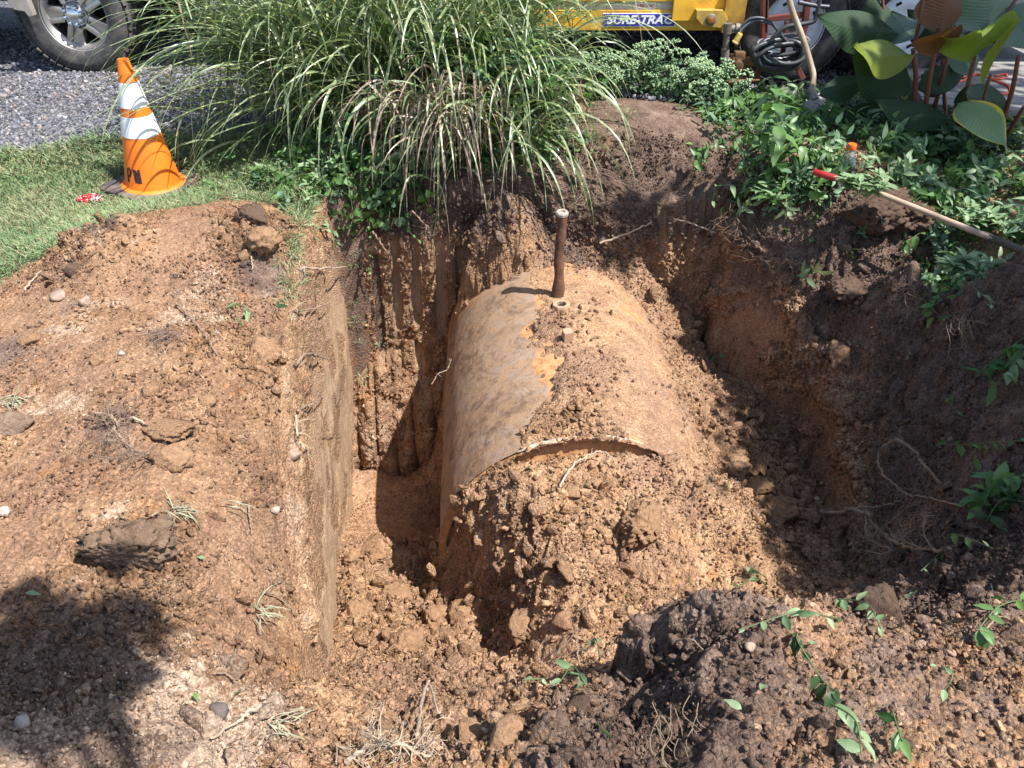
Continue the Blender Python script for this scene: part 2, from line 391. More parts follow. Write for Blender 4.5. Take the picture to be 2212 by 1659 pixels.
def pile(x, y):
    """loose soil heaped against the near end of the tank, its left flank steep"""
    s = 2.27 - y; xs = x - .78 * np.clip(s, 0, 1)
    zt = np.interp(xs, [-.38, -.31, -.21, -.06, .2, .42, .65, .82, 1.0], [-1.9, -1.2, -.66, -.47, -.42, -.41, -.43, -.54, -.85])
    return zt - .42 * np.clip(s, 0, 1) - 3.0 * np.clip(s - .50, 0, 2) - 1.2 * np.clip(-s - .03, 0, 3)
def base_h(x, y):
    g = tps_eval(gfit, x, y); sd, st = poly_sd(x, y)
    far = sstep(5.0, 5.6, y); g = g * (1 - far) + .185 * far
    out = sstep(3.2, 4.2, np.abs(x)) * (1 - far) ; g = g * (1 - out) + np.clip(.02 + .04 * (y - 3.5), 0, .185) * out
    f = np.maximum(tps_eval(ffit, x, y), pile(x, y)); w_ = np.where(st > .5, 0.03, 0.22)
    k = sstep(-w_, w_, sd - np.where(st > .5, 0.02, 0.0))
    H_ = g * (1 - k) + np.minimum(f, g + .02 + np.maximum(0, sd - .08) * 3.5) * k
    e_ = .035 * np.sin(11 * y) + .02 * np.sin(27 * y + 1)
    mk_ = sstep(.20, .44, x + 1.6 * e_) * sstep(1.30, 1.06, y + .05 * np.sin(9 * x)) * sstep(2.2, 1.2, x)
    md_ = (.21 - .13 * np.clip(x - .42, 0, 1.2)) * mk_ - 2.5 * (1 - np.minimum(1, mk_ * 8))
    return np.maximum(H_, md_ - .02), g, sd, st
def ground_at(x, y):
    h = base_h(np.array([float(x)]), np.array([float(y)]))[0][0]; return float(h)
def hit(px, py, lift=0.0):
    """where a bearing meets the ground"""
    u, dy, dz = _dir(px, py); d = np.linspace(.7, 7.5, 1400); x = u * d; y = dy * d; z = CAMZ + dz * d
    h = base_h(x, y)[0]; i = int(np.argmax(z < h))
    if not (z < h).any(): i = len(d) - 1
    return Vector((x[i], y[i], h[i] + lift))
def warp(P):
    """the left bank leans out over the hole a little"""
    k = np.clip(-P[:, 2] - .25, 0, 1.3) * sstep(-.15, -.55, P[:, 0]) * (P[:, 1] < 4.3)
    P[:, 0] -= .05 * k; return P
# soil character as soft spots in plan: (x, y, radius, weight) lists
def spots(L, x, y):
    o = np.zeros(x.shape, np.float32)
    for a, b, r, wgt in L:
        o = np.maximum(o, wgt * np.exp(-((x - a) ** 2 + (y - b) ** 2) / (r * r)))
    return o
def SP(px, py, z, r, wgt=1.0): v = at(px, py, z); return (v.x, v.y, r, wgt)
T_SAND = [SP(400,690,.1,.22,.50),SP(160,700,.08,.25,.42),SP(450,620,.08,.2,.5),SP(200,560,.08,.15,.4),SP(350,1480,0,.16,.75),SP(200,1620,.1,.22,.85),SP(420,1600,0,.2,.9),SP(520,1540,-.1,.14,.6),SP(120,860,.1,.2,.4),SP(1700,1560,.2,.3,.36),SP(2000,1560,.1,.4,.36),SP(250,1120,.1,.1,.5)]
T_TOP = [SP(240,530,.1,.1,.7),SP(570,620,.0,.13,.9),SP(350,730,.12,.12,.6),SP(240,920,.1,.1,.8),SP(0,740,.1,.2,.7),SP(150,660,.1,.12,.5),SP(80,1450,.1,.3,.72),SP(250,1640,.1,.2,.65),
 SP(1500,1420,.15,.25,1.0),SP(1750,1550,.2,.4,.6),SP(2000,1500,.05,.45,.55),SP(2150,1400,0,.5,.6),SP(1450,1640,.2,.3,.95),SP(1250,1650,.1,.16,.8),SP(2000,1300,-.2,.4,.95),SP(2150,1100,-.1,.5,.95),SP(2100,850,-.1,.55,1.1),SP(1950,850,-.4,.3,1.0),SP(2100,650,0,.5,1.0),
 SP(1900,520,0,.5,1.1),SP(1700,460,0,.4,1.1),SP(1500,400,0,.4,1.1),SP(1380,330,.1,.35,1.1),SP(1250,420,0,.3,1.0),SP(900,400,0,.6,1.1),SP(1550,300,.1,.4,1.1),SP(1400,1620,.1,.3,.9)]
T_CRUMB = [SP(850,1350,-1.3,.45,1.1),SP(1000,1280,-1.4,.3,1.1),SP(760,1420,-1,.3,1.0),SP(900,1470,-.8,.4,1),SP(700,1560,-.2,.35,.9),SP(1000,1560,-.3,.4,1.0),SP(1120,1220,-.65,.2,1.0),SP(1280,1150,-.6,.3,.6),SP(1400,1300,-.6,.35,.7),SP(1600,1200,-.9,.4,1),SP(1600,950,-1.0,.5,1),SP(1500,720,-.8,.4,1),SP(1300,560,-.4,.4,.9),SP(1080,560,-.3,.3,.9),
 SP(1750,1100,-1.2,.4,.9),SP(1560,1500,.1,.5,.62),SP(1900,1500,.1,.6,.55),SP(2050,1200,-.2,.6,.9),SP(2000,850,-.3,.5,1),SP(1880,480,0,.35,1),SP(1400,380,0,.4,.8),SP(200,1000,.1,.4,.26),SP(100,1200,.1,.4,.30),SP(400,850,.1,.4,.26),SP(570,530,.07,.2,1.0),SP(200,530,.1,.2,1.0),SP(420,600,.1,.15,.6),SP(100,1600,.1,.4,.6),SP(1200,1600,.05,.4,1.1),SP(280,1270,.05,.25,.9)]
def soil_disp(P, crumb, seed=3, amp=1.0):
    x, y, z = P[:, 0], P[:, 1], P[:, 2]
    wx = perlin(P, 14, 31); wy = perlin(P, 14, 37)
    a = x + .016 * wx; b = y - .75 * z + .016 * wy
    d = (.030 * fbm(P, 3.2, 3, seed) + .016 * fbm(P, 13, 4, seed + 5, True)) * (.35 + crumb)
    d += crumb * (.60 * crumb * clods(a, b, 9.5, seed, .40) / 9.5 + .95 * clods(a + .03 * wy, b, 19, seed + 1, .62) / 19 + 1.0 * clods(a, b, 40, seed + 2, .75) / 40)
    d += (.0055 + .008 * crumb) * fbm(P, 42, 3, seed + 9, True) + (.004 + .012 * crumb) * fbm(P, 22, 3, seed + 12, True)
    return (d - .016 * crumb - .008) * amp
def veg_free(P): return P

NU, NV = 740, 690
vv = np.linspace(0, 1, NV); k_ = math.log((.004 + .0018 * 6.2) / (.004 + .0018 * .35)); yy = ((.004 + .0018 * .35) * np.exp(k_ * vv) - .004) / .0018
uu = np.linspace(-1, 1, NU)
Xg = uu[:, None] * (1.15 + .56 * yy[None, :]); Yg = np.broadcast_to(yy[None, :], Xg.shape)
x = Xg.ravel(); y = Yg.ravel().copy()
H, Gh, SD, ST = base_h(x, y)
P = np.stack([x, y, H], 1).astype(np.float64)
n0 = grid_normals(P, NU, NV)
n0[n0[:, 2] < 0] *= -1
inhole = sstep(-.03, .05, SD)
top = spots(T_TOP, x, y); top *= np.clip(1 + (H + .10) * np.where(inhole > .5, 1.6, .7), .25, 1)
sand = spots(T_SAND, x, y) * (1 - inhole)
crumb = np.clip(spots(T_CRUMB, x, y), 0, 1.1)
lawn_edge = .13 * perlin(P * np.array([1, 1, 0]), 2.2, 71) + .05 * perlin(P * np.array([1, 1, 0]), 9, 72)
ae, be = at(0, 590, 0), at(660, 440, 0)
lawnline = ae.y + (be.y - ae.y) * (x - ae.x) / (be.x - ae.x) + .22 * np.exp(-((x + 1.45) / .25) ** 2) - .0
lawn = sstep(-.06, .06, y - lawnline + lawn_edge) * sstep(-.62, -.72, x)
lawn = np.maximum(lawn, sstep(4.1, 4.25, y))
crumb *= 1 - .9 * lawn
top = np.maximum(top, .75 * lawn)
disp = soil_disp(P, crumb) * (1 - .75 * lawn)
cut = (ST > .5) & (np.abs(SD) < .03); disp[cut] *= .2
P = P + n0 * disp[:, None]
P = warp(P)
GV = P; GATTR = dict(red=sstep(-.5, -.62, x) * (1 - inhole), top=top, sand=sand, grey=np.zeros_like(top), rough=np.clip(.45 + .6 * crumb, 0, 1))
ground = link("ground", mesh_np("ground", P, grid_faces(NU, NV), SOIL, True, GATTR), kind="structure")
# ground beyond the plot
fm = NT("far_ground"); fm.col(fm.ramp(fm.noise(3, 6), [(.3, (.10, .09, .07)), (.7, (.2, .18, .15))])); FARM = fm.m
mb = MB(); R0, R1 = 6.15, 150
mb.add([(-150, -60, -.35), (150, -60, -.35), (150, .36, -.35), (-150, .36, -.35)], [(0, 1, 2, 3)])
mb.add([(-150, 6.19, .16), (150, 6.19, .16), (150, 300, .16), (-150, 300, .16)], [(0, 1, 2, 3)])
mb.add([(-150, .36, -.35), (-1.34, .36, .1), (-4.6, 6.19, .16), (-150, 6.19, .16)], [(0, 1, 2, 3)])
mb.add([(150, .36, -.35), (1.34, .36, .1), (4.6, 6.19, .16), (150, 6.19, .16)], [(3, 2, 1, 0)])
link("far_ground", mb.mesh("far_ground", FARM), kind="structure")

# ------------------------------------------------------------------ cut banks of the hole
def poly_line(pts, n):
    A = np.array([p[:2] for p in pts], float); d = np.r_[0, np.cumsum(np.linalg.norm(np.diff(A, axis=0), axis=1))]
    s = np.linspace(0, d[-1], n); q = np.stack([np.interp(s, d, A[:, 0]), np.interp(s, d, A[:, 1])], 1)
    k = np.ones(31) / 31; e = np.r_[np.repeat(q[:1], 15, 0), q, np.repeat(q[-1:], 15, 0)]
    q = np.stack([np.convolve(e[:, 0], k, 'valid'), np.convolve(e[:, 1], k, 'valid')], 1)
    t = np.gradient(q, axis=0); t /= np.linalg.norm(t, axis=1)[:, None]
    return s, q, np.stack([t[:, 1], -t[:, 0]], 1)          # inward normal (to the right of travel)
def bank(name, pts, ns, nt, fn, lip=.07, f0=0, f1=0):
    s, q, nrm = poly_line(pts, ns)
    fade = 1 - np.maximum(sstep(f0, 0, s) if f0 else 0 * s, sstep(s[-1] - f1, s[-1], s) if f1 else 0 * s)
    gx = q - nrm * .02; gz = tps_eval(gfit, gx[:, 0], gx[:, 1]); ix = q + nrm * .10; fz = tps_eval(ffit, ix[:, 0], ix[:, 1]) - .14
    gz = gz
    t = np.linspace(0, 1, nt); tl = .07
    S, T = np.meshgrid(s, t, indexing='ij')
    off = np.where(T < tl, -lip * (1 - T / tl) ** 1.0 + .0, .035 * sstep(tl, tl + .12, T))
    off = off - .16 * (1 - fade)[:, None]
    zt = gz[:, None] - .05 * (1 - fade)[:, None] + (-.028 - .03 * sstep(tl, 0, T)) * sstep(tl * 2.5, tl * .5, T)
    tt = np.clip((T - tl) / (1 - tl), 0, 1)
    Z = zt + (fz - gz)[:, None] * tt
    rag = .022 * perlin(np.stack([s * 1.0, s * 0, s * 0], 1), 6, 5) + .014 * perlin(np.stack([s, s * 0, s * 0], 1), 19, 6)
    off = off + rag[:, None] * sstep(.6, .1, tt) * 1.4
    XY = q[:, None, :] + nrm[:, None, :] * off[..., None]
    P = np.stack([XY[..., 0], XY[..., 1], Z], -1).reshape(-1, 3)
    N = np.repeat(np.concatenate([nrm, np.zeros((ns, 1))], 1)[:, None, :], nt, 1).reshape(-1, 3)
    up = (sstep(tl + .03, 0, T)).ravel(); N = N * (1 - up)[:, None] + np.array([0, 0, 1.0]) * up[:, None]
    depth = (gz[:, None] - Z).ravel()
    d, at_ = fn(P, S.ravel(), depth, T.ravel())
    d = d * sstep(0, .04, T.ravel())
    P = P + N * d[:, None]; P = warp(P)
    return link(name, mesh_np(name, P, grid_faces(ns, nt), SOIL, True, at_), kind="structure"), P, at_
def left_fn(P, S, D, T):
    y = P[:, 1]
    st = np.stack([P[:, 0] * 3, y * 9, P[:, 2] * .8], 1)
    sm = sstep(.16, .36, D + .10 * perlin(P, 3, 3)) * sstep(1.15, 1.7, y)
    d = .034 * fbm(P, 3, 4, 12) * (1 - .3 * sm) + .022 * fbm(st, 1.0, 4, 13) * sm + (1 - sm) * (.018 * fbm(P, 16, 4, 14, True) + .010 * fbm(P, 45, 3, 15, True)) + .0025 * fbm(P, 60, 2, 15)
    d += .012 * sstep(.25, .0, D) - .01 + .055 * sstep(.15, .9, D)
    patch = sstep(.05, .2, perlin(P, 4.5, 18) + .3 * perlin(P, 13, 19)) ; d -= .010 * patch * sm; d += patch * .008 * fbm(P, 30, 3, 15, True)
    top = np.clip(.95 - D * 7, 0, .8); grey = sm * (1 - patch) * (.35 + .6 * sstep(.35, .7, D))
    sand = sstep(.3, .1, D) * .32
    return d, dict(top=top * .30 * (.5 + perlin(P, 5, 77)), sand=sand, grey=grey, rough=np.clip(1.1 - grey, 0, 1))
def back_fn(P, S, D, T):
    x, z = P[:, 0], P[:, 2]
    L = sstep(-.05, -.22, x); R = sstep(.72, .82, x) * sstep(1.42, 1.3, x)
    ph = (x + .034 * perlin(P * np.array([1, 1, .3]), 2.8, 4) + .03 * z) / .118; f = np.abs((ph % 1.0) - .5) * 2      # 0 at the tooth mark
    phr = (x + .05 * z) / .074; fr = np.abs((phr % 1.0) - .5) * 2
    toothL = sstep(.48, .36, f + .22 * perlin(P, 7, 47)) * L * sstep(-.45, -.25, perlin(P, 5, 48) + .25 * perlin(P, 14, 49)) * sstep(.28, .36, D) * sstep(1.25, 1.05, D + .25 * perlin(P, 2.2, 41)); toothR = sstep(.62, .5, fr) * R * sstep(.0, .1, D - .02) * sstep(.36, .26, D)
    tooth = np.maximum(toothL, toothR)
    rock = .040 * fbm(P, 4, 3, 21) + .020 * fbm(P, 15, 4, 22, True) + .011 * fbm(P, 42, 3, 23, True)
    lobe = L * sstep(1.0, 1.35, D + .3 * perlin(P, 4, 46)); rid = np.sqrt(np.clip(1 - (((ph % 1.0) - .5) * 2.1) ** 2, 0, 1))
    d = rock * (1 - .85 * tooth) + tooth * .006 * fbm(P * np.array([1, 1, .1]), 60, 2, 24) + (1 - tooth) * .026 * L * sstep(.25, .4, D) + (1 - toothR) * .05 * R * sstep(.03, .1, D)
    jag = np.clip(.55 + 1.6 * perlin(P * np.array([1, 1, .6]), 6.5, 44), 0, 1.2); d += lobe * (.060 * rid * jag - .02) + lobe * .05 * fbm(P, 6, 3, 45)
    d += .22 * sstep(.9, 1.75, D) * L + .05 * sstep(.0, .3, D) * (1 - L)
    blocky = sstep(1.0, 1.2, D); d += blocky * .01 * fbm(P, 30, 2, 25, True)
    top = np.clip(1 + (z + .20 + .05 * perlin(P, 3, 95)) * 6.5, 0, 1)
    sand = lobe * .38 * rid
    grey = tooth * .95
    grey = np.maximum(grey, .0)
    return d, dict(top=top, sand=sand, grey=grey, rough=1 - .9 * tooth)
def right_fn(P, S, D, T):
    st = np.stack([P[:, 0] * 1.2, P[:, 1] * 1.2 + P[:, 2] * 1.5, P[:, 2] * .55 - P[:, 1] * .3], 1)
    slab = fbm(st, 3.2, 4, 51); step_ = np.floor(slab * 7) / 7 + .2 * slab
    sm = sstep(.05, .2, perlin(st, 2.4, 57)) * sstep(.12, .25, D)
    d = .12 * step_ + (1 - .8 * sm) * (.022 * fbm(P, 13, 4, 52, True) + .010 * fbm(P, 42, 3, 53, True))
    d += .05 * D * sstep(0.1, .8, D) - .04 * sstep(.05, .3, D)
    back = sstep(3.3, 3.7, P[:, 1])
    top = np.clip(.95 - D * (3.0 + 1.2 * back) - .55 * (1 - back), 0, 1)
    return d, dict(top=top, sand=0 * top, grey=sm * .6, rough=1 - .6 * sm)
bl, PL, AL = bank("pit_wall_left", EL + [(-1.0, 4.16, 0)], 480, 200, left_fn, f0=.22)
bb, PB, AB = bank("pit_wall_back", [(-1.22, 3.96, 0), (-.9, 3.965, 0)] + EB + [(1.5, 3.97, 0)], 540, 240, back_fn)
br, PR, AR = bank("pit_wall_right", [(1.13, 4.3, 0)] + ER, 480, 160, right_fn, f1=.3)
# ================================================================== buried tank
TR = .60; TZ = -.95; NEAR = Vector((.29, 2.33, TZ)); FARP = Vector((.215, 4.12, TZ))
AX = (FARP - NEAR).normalized(); TLEN = (FARP - NEAR).length; SIDE = AX.cross(Vector((0, 0, 1))).normalized()   # to the right
def tank_mat():
    m = NT("rusted_steel")
    bare = m.attr("bare")
    a = m.noise(5, 7, 0.7, dist=.4); b = m.noise(32, 6, 0.7); sc = m.noise(7, 5, .6, vec=m.mapping((9, 1.2, 9), rot=(0, 0, .3)))
    dusty = m.ramp(b, [(.3, (.24, .12, .055)), (.5, (.42, .22, .10)), (.7, (.52, .30, .15))])
    rust = m.ramp(a, [(.56, 0), (.68, 1)]); dusty = m.mix(m.math('MULTIPLY', rust, .6), dusty, (.37, .20, .10))
    dkp = m.ramp(m.noise(15, 6, .7, dist=.6), [(.62, 0), (.70, 1)]); dusty = m.mix(m.math('MULTIPLY', dkp, .55), dusty, (.10, .075, .07))
    n1 = m.noise(4.2, 9, .72, dist=.8); n2 = m.noise(17, 7, .75, dist=.4)
    steel = m.ramp(n1, [(.34, (.075, .052, .040)), (.45, (.16, .115, .085)), (.53, (.30, .235, .185)), (.60, (.20, .148, .112)), (.72, (.14, .09, .058))])
    steel = m.mix(m.ramp(n2, [(.44, 0), (.56, .85)]), steel, (.31, .20, .12))
    steel = m.mix(m.ramp(m.noise(26, 6, .75, dist=.5), [(.56, 0), (.66, .8)]), steel, (.12, .085, .075))
    scr = m.ramp(m.noise(3, 5, .6, vec=m.mapping((26, .9, 26), rot=(0, 0, .06))), [(.60, 0), (.66, .5)]); steel = m.mix(scr, steel, (.17, .12, .10))
    f = m.ramp(m.math('ADD', bare, m.math('MULTIPLY', m.math('SUBTRACT', m.math('ADD', m.math('MULTIPLY', b, .5), m.math('MULTIPLY', m.noise(7, 7, .7, dist=.5), .9)), .7), 1.9)), [(.46, 0), (.66, .85)])
    m.col(m.mix(f, dusty, steel)).set(Roughness=.88, Specular_IOR_Level=.15)
    m.bump(m.math('ADD', b, m.math('MULTIPLY', m.noise(140, 3), .5)), .008, .6)
    return m.m
TANKM = tank_mat()
def cyl_pt(th, l, r):
    """th from the top, positive to the right"""
    c = NEAR[None] if False else np.array(NEAR)
    return c + np.array(AX) * l[:, None] + np.array(SIDE) * (np.sin(th) * r)[:, None] + np.array([0, 0, 1.0]) * (np.cos(th) * r)[:, None]
tank = thing("buried_tank", "large rusty steel tank lying half dug out in the middle of the pit", "tank", tuple(NEAR))
def rel(P, o): return P - np.array(o.location)
nt_, nl = 260, 150
th = np.linspace(-math.pi, math.pi, nt_); ll = np.linspace(0, 1, nl) * TLEN
TH, LL = np.meshgrid(th, ll, indexing='ij'); TH = TH.ravel(); LL = LL.ravel()
base = cyl_pt(TH, LL, np.full(TH.shape, TR))
dent = .010 * perlin(base, 1.8, 61) + .0025 * fbm(base, 22, 3, 62)
edge = np.exp(-(LL / .012) ** 2) * .002 + np.exp(-((LL - .62 * TLEN) / .008) ** 2) * .003
Pt = cyl_pt(TH, LL, TR + dent + edge)
deg = np.degrees(TH)
bare = sstep(-10, -20, deg + 9 * perlin(base, 5, 64)) * sstep(-125, -105, deg) * (.45 + .5 * sstep(TLEN * .95, TLEN * .6, LL))
bare = np.maximum(bare, .55 * np.exp(-(LL / .02) ** 2))
link("shell", mesh_np("tank_shell", rel(Pt, tank), grid_faces(nt_, nl), TANKM, True, dict(bare=bare)), tank)
# dished end facing the camera
nr = 36; rr = np.linspace(0, 1, nr); RR, T2 = np.meshgrid(rr, th, indexing='ij'); RR = RR.ravel(); T2 = T2.ravel()
Pc = cyl_pt(T2, -.075 * (1 - RR ** 2), TR * RR * .998 + .0); Pc = Pc + np.array(AX) * (.004 * perlin(Pc, 12, 66))[:, None]
link("end_cap", mesh_np("tank_end", rel(Pc, tank), grid_faces(nr, nt_), TANKM, True, dict(bare=np.full(RR.shape, .2))), tank)
Pc2 = cyl_pt(T2, TLEN + .075 * (1 - RR ** 2), TR * RR * .998)
link("end_cap", mesh_np("tank_end_far", rel(Pc2, tank), grid_faces(nr, nt_), TANKM, True, dict(bare=np.full(RR.shape, .2))), tank)
mbw = MB(); ring = [Vector(cyl_pt(np.array([t]), np.array([-.002]), np.array([TR + .006]))[0]) - NEAR for t in np.linspace(-.46, .36, 60)]
mbw.tube(ring, [(.0085 + .004 * random.random()) * min(1, .25 + .12 * min(i_, 59 - i_)) for i_ in range(60)], 6)
link("weld_seam", mbw.mesh("tank_weld", simple("pale_scale", (.50, .40, .30), .8, var=.5, scale=18, dirt=(.16, .07, .03), dirtamt=.7, bump=.004), smooth=True), tank)
FIT = simple("fitting_iron", (.42, .27, .18), .8, var=.35, scale=40, dirt=(.46, .26, .13), dirtamt=.6, bump=.003)
def on_tank(px, py, lift=0):
    u, dy, dz = _dir(px, py)
    for d in np.linspace(2, 5, 3000):
        q = Vector((u * d, dy * d, CAMZ + dz * d)) - NEAR; l = q.dot(AX)
        if (q - AX * l).length < TR + .003 and 0 < l < TLEN:
            nrm = (q - AX * l).normalized(); return q + nrm * lift, nrm
    return Vector((0, 1, .6)), Vector((0, 0, 1))
def frame_from(nrm, twist=0):
    q = nrm.to_track_quat('Z', 'Y').to_matrix().to_4x4(); return q @ Matrix.Rotation(twist, 4, 'Z')
p, nrm = on_tank(1212, 668, .012); M = Matrix.Translation(p) @ frame_from(nrm, .3)
b = MB(); b.lathe([(.024, -.02), (.024, .018), (.030, .022), (.042, .020), (.045, .010), (.045, -.02)], 8, M); link("bung_ring", b.mesh("bung_ring", FIT, bevel=.0015), tank)
b = MB(); b.lathe([(.0001, .002), (.0235, .002)], 10, M); link("bung_hole", b.mesh("bung_hole", simple("bung_dark", (.015, .01, .008), .9)), tank)
p, nrm = on_tank(1226, 740, .012); M = Matrix.Translation(p) @ frame_from(nrm, .18)
b = MB(); b.box((0, 0, 0), (.001, .001, .001)); b = MB(); b.prism([(-.021, -.021), (.021, -.021), (.021, .021), (-.021, .021)], -.01, .050, M); link("square_plug", b.mesh("square_plug", FIT, bevel=.002), tank)
b = MB(); b.lathe([(.0001, .020), (.020, .018), (.030, .010), (.034, -.01)], 14, Matrix.Translation(on_tank(1222, 712)[0]) @ frame_from(nrm)); link("plug", b.mesh("low_plug", FIT, smooth=True), tank)
# fill pipe
pb, nb = on_tank(1204, 640); ptop = atY(1214, 462, (pb + NEAR).y + .03) - NEAR
PIPEM = simple("pipe_rust", (.10, .052, .032), .9, var=.5, scale=14, dirt=(.28, .11, .04), dirtamt=.6, bump=.006)
b = MB(); pts = [pb.lerp(ptop, t) + Vector((.004 * math.sin(9 * t), 0, 0)) for t in np.linspace(-.12, 1, 16)]
b.tube(pts, [.023 + .004 * math.sin(11 * i) * .6 + (.012 if i < 6 else 0) * (1 - i / 6) for i in range(16)], 16)
fp = link("fill_pipe", b.mesh("fill_pipe", PIPEM, smooth=True), tank)
M = Matrix.Translation(ptop) @ frame_from(Vector((.02, -.05, 1)), .2)
b = MB(); b.lathe([(.015, .0), (.015, .012), (.018, .015), (.027, .013), (.031, .006), (.030, -.006), (.022, -.01)], 9, M)
b.lathe([(.0001, .004), (.0165, .004)], 9, M)
link("pipe_cap", b.mesh("pipe_cap", simple("pale_casting", (.40, .34, .28), .8, var=.35, scale=45, bump=.003, dirt=(.25, .15, .08), dirtamt=.3), bevel=.001), fp)
# soil crust left on the tank
TH, LL = np.meshgrid(np.linspace(-1.5, 1.75, 440), np.linspace(-.03, TLEN + .02, 340), indexing='ij'); TH = TH.ravel(); LL = LL.ravel()
base = cyl_pt(TH, LL, np.full(TH.shape, TR)); deg = np.degrees(TH); nz = perlin(base, 3.2, 82); nz2 = perlin(base, 12, 83)
lf = LL / TLEN
edge_deg = np.interp(lf, [0, .12, .3, .5, .8, .92, 1], [-33, -20, -15, -16, -22, -30, -70])
cov = sstep(-5, 9, deg - edge_deg + 7 * nz + 6 * nz2 + 3 * perlin(base, 30, 89))
thin = .7 * np.exp(-(((deg - 4) / 22) ** 2 + ((lf - .66) / .2) ** 2)) + .9 * np.exp(-(((deg - 40) / 14) ** 2 + ((lf - .5) / .35) ** 2))
thick = .010 + .016 * nz + .018 * sstep(25, -8, np.abs(deg + 2)) * sstep(.75, .2, lf) + .045 * sstep(.84, .98, lf) + .03 * sstep(50, 80, deg)
thick = np.maximum(thick, .004) * (1 - .95 * np.clip(thin, 0, 1)); rimb = np.exp(-(np.abs(lf - .012) / .02) ** 2) * sstep(-40, -20, deg) * sstep(26, 14, deg)
left_low = sstep(-48, -60, deg + 10 * nz) * sstep(.5, .3, lf) * 0
cr = np.clip(sstep(.0, .03, thick) , .3, 1) * (1 - .45 * np.clip(thin, 0, 1))
d = soil_disp(base, cr * .62, 11) * (.55) + thick
d = np.where(cov > .02, d * cov, 0) - .03 * (1 - cov) ** .7 - .03 * rimb * sstep(-.25, .1, perlin(base, 9, 88) + .2)
hole_ = np.zeros_like(d)
Pcr = cyl_pt(TH, LL, TR + d)
keep = np.maximum(cov, 0)
link("soil_crust", mesh_np("soil_crust", Pcr, grid_faces(440, 340), SOIL, True, dict(top=.18 + .25 * sstep(.1, .5, nz) - .1, sand=np.zeros_like(d), grey=np.zeros_like(d), rough=np.clip(.35 + cr, 0, 1))), kind="stuff")

# ------------------------------------------------------------------ what a bearing meets: the displaced ground, banks and tank
from mathutils.bvhtree import BVHTree
def _sub(P, nu, nv, k):
    Q = P.reshape(nu, nv, 3)[::k, ::k]; a, b_ = Q.shape[:2]; return Q.reshape(-1, 3), grid_faces(a, b_)
_VS = []; _FS = []; _o = 0
for P_, a_, b_, k_s in ((GV, NU, NV, 3), (PL, 480, 200, 3), (PB, 540, 240, 3), (PR, 480, 160, 3), (Pcr, 440, 340, 4), (Pt, 260, 150, 4)):
    v_, f_ = _sub(P_, a_, b_, k_s); _VS.append(v_); _FS.append(f_ + _o); _o += len(v_)
BV = BVHTree.FromPolygons(np.concatenate(_VS).tolist(), np.concatenate(_FS).tolist())
def hit(px, py, lift=0.0):
    d = Vector(_dir(px, py)).normalized(); o = Vector((0, 0, CAMZ)); p, n, i, t = BV.ray_cast(o, d, 12)
    if p is None: return at(px, py, .1)
    if n.dot(d) > 0: n = -n
    return p + (n * .55 + Vector((0, 0, .45)) - d * .25).normalized() * lift
# ================================================================== lumps of soil
_ICO = {}
def ico(sub):
    if sub not in _ICO:
        import bmesh
        bm = bmesh.new(); bmesh.ops.create_icosphere(bm, subdivisions=sub, radius=1.0); bm.verts.ensure_lookup_table()
        _ICO[sub] = (np.array([v.co[:] for v in bm.verts]), np.array([[v.index for v in f.verts] for f in bm.faces])); bm.free()
    return _ICO[sub]
def lump_geo(sub, seed, rough=.35, flat=.75):
    V, F = ico(sub); V = V.copy()
    r = 1 + rough * 1.1 * fbm(V, 1.1, 3, seed) + rough * .9 * fbm(V, 2.6, 3, seed + 3, True)
    r = r + .10 * rough * np.sign(perlin(V, 2.2, seed + 5)) + .5 * rough * fbm(V, 5.5, 2, seed + 8, True) * (sub > 2)
    rg = np.random.default_rng(seed)
    V = V * r[:, None]
    for _ in range(3 if sub > 3 else 7 if rough > .3 else 4):      # broken faces
        nn = rg.normal(size=3); nn /= np.linalg.norm(nn); dd = rg.uniform(.55, .95); q = V @ nn; V = V - np.outer(np.maximum(q - dd, 0) * .88, nn)
    if sub > 2: V = V * (1 + .10 * fbm(V, 5, 3, seed + 4) + (.16 * fbm(V, 8, 4, seed + 6, True) + .10 * fbm(V, 3.5, 2, seed + 7, True) if sub > 3 and rough > .3 else 0))[:, None]
    V[:, 0] *= 1 + .25 * ((seed * 37 % 10) / 10 - .3); V[:, 2] *= flat
    return V, F
L1 = [make_src("crumb", *lump_geo(1, 100 + i, .25), SOILI, False) for i in range(5)]
L2 = [make_src("lump", *lump_geo(2, 120 + i, .4), SOILI, True) for i in range(6)]
L3 = [make_src("clod", *lump_geo(3, 140 + i, .5), SOILI, True) for i in range(6)]
def sample(V, A, wgt, n):
    p = np.cumsum(wgt / wgt.sum()); i = np.searchsorted(p, rng.random(n)); i = np.clip(i, 0, len(V) - 1)
    return V[i] + rng.normal(0, .004, (n, 3)), {k: np.clip(a[i] + rng.normal(0, .13, n), 0, 1.2) for k, a in A.items()}
area = (np.maximum(.002, (1.15 + .56 * GV[:, 1]) * (.004 + .0018 * GV[:, 1])))
vis = (GV[:, 1] < 4.3) & (GV[:, 1] > .7)
lw = lawn
def put(name, V, A, wgt, n, srcs, s0, s1, sink=.25, pw=2.5, label=None):
    P, at_ = sample(V, A, wgt, n); u = rng.random(n) ** pw; S = s0 + (s1 - s0) * u
    P = P.copy(); P[:, 2] += S * (.5 - sink)
    at_['grey'] = np.zeros(n); at_['tone'] = rng.random(n); S = S[:, None] * np.stack([np.ones(n), rng.uniform(.6, 1, n), rng.uniform(.45, .95, n)], 1)
    return scatter(name, P, rng.random((n, 3)) * 6.28, S, srcs, at_, kind='stuff')
wg = area * vis * (1 - lw)
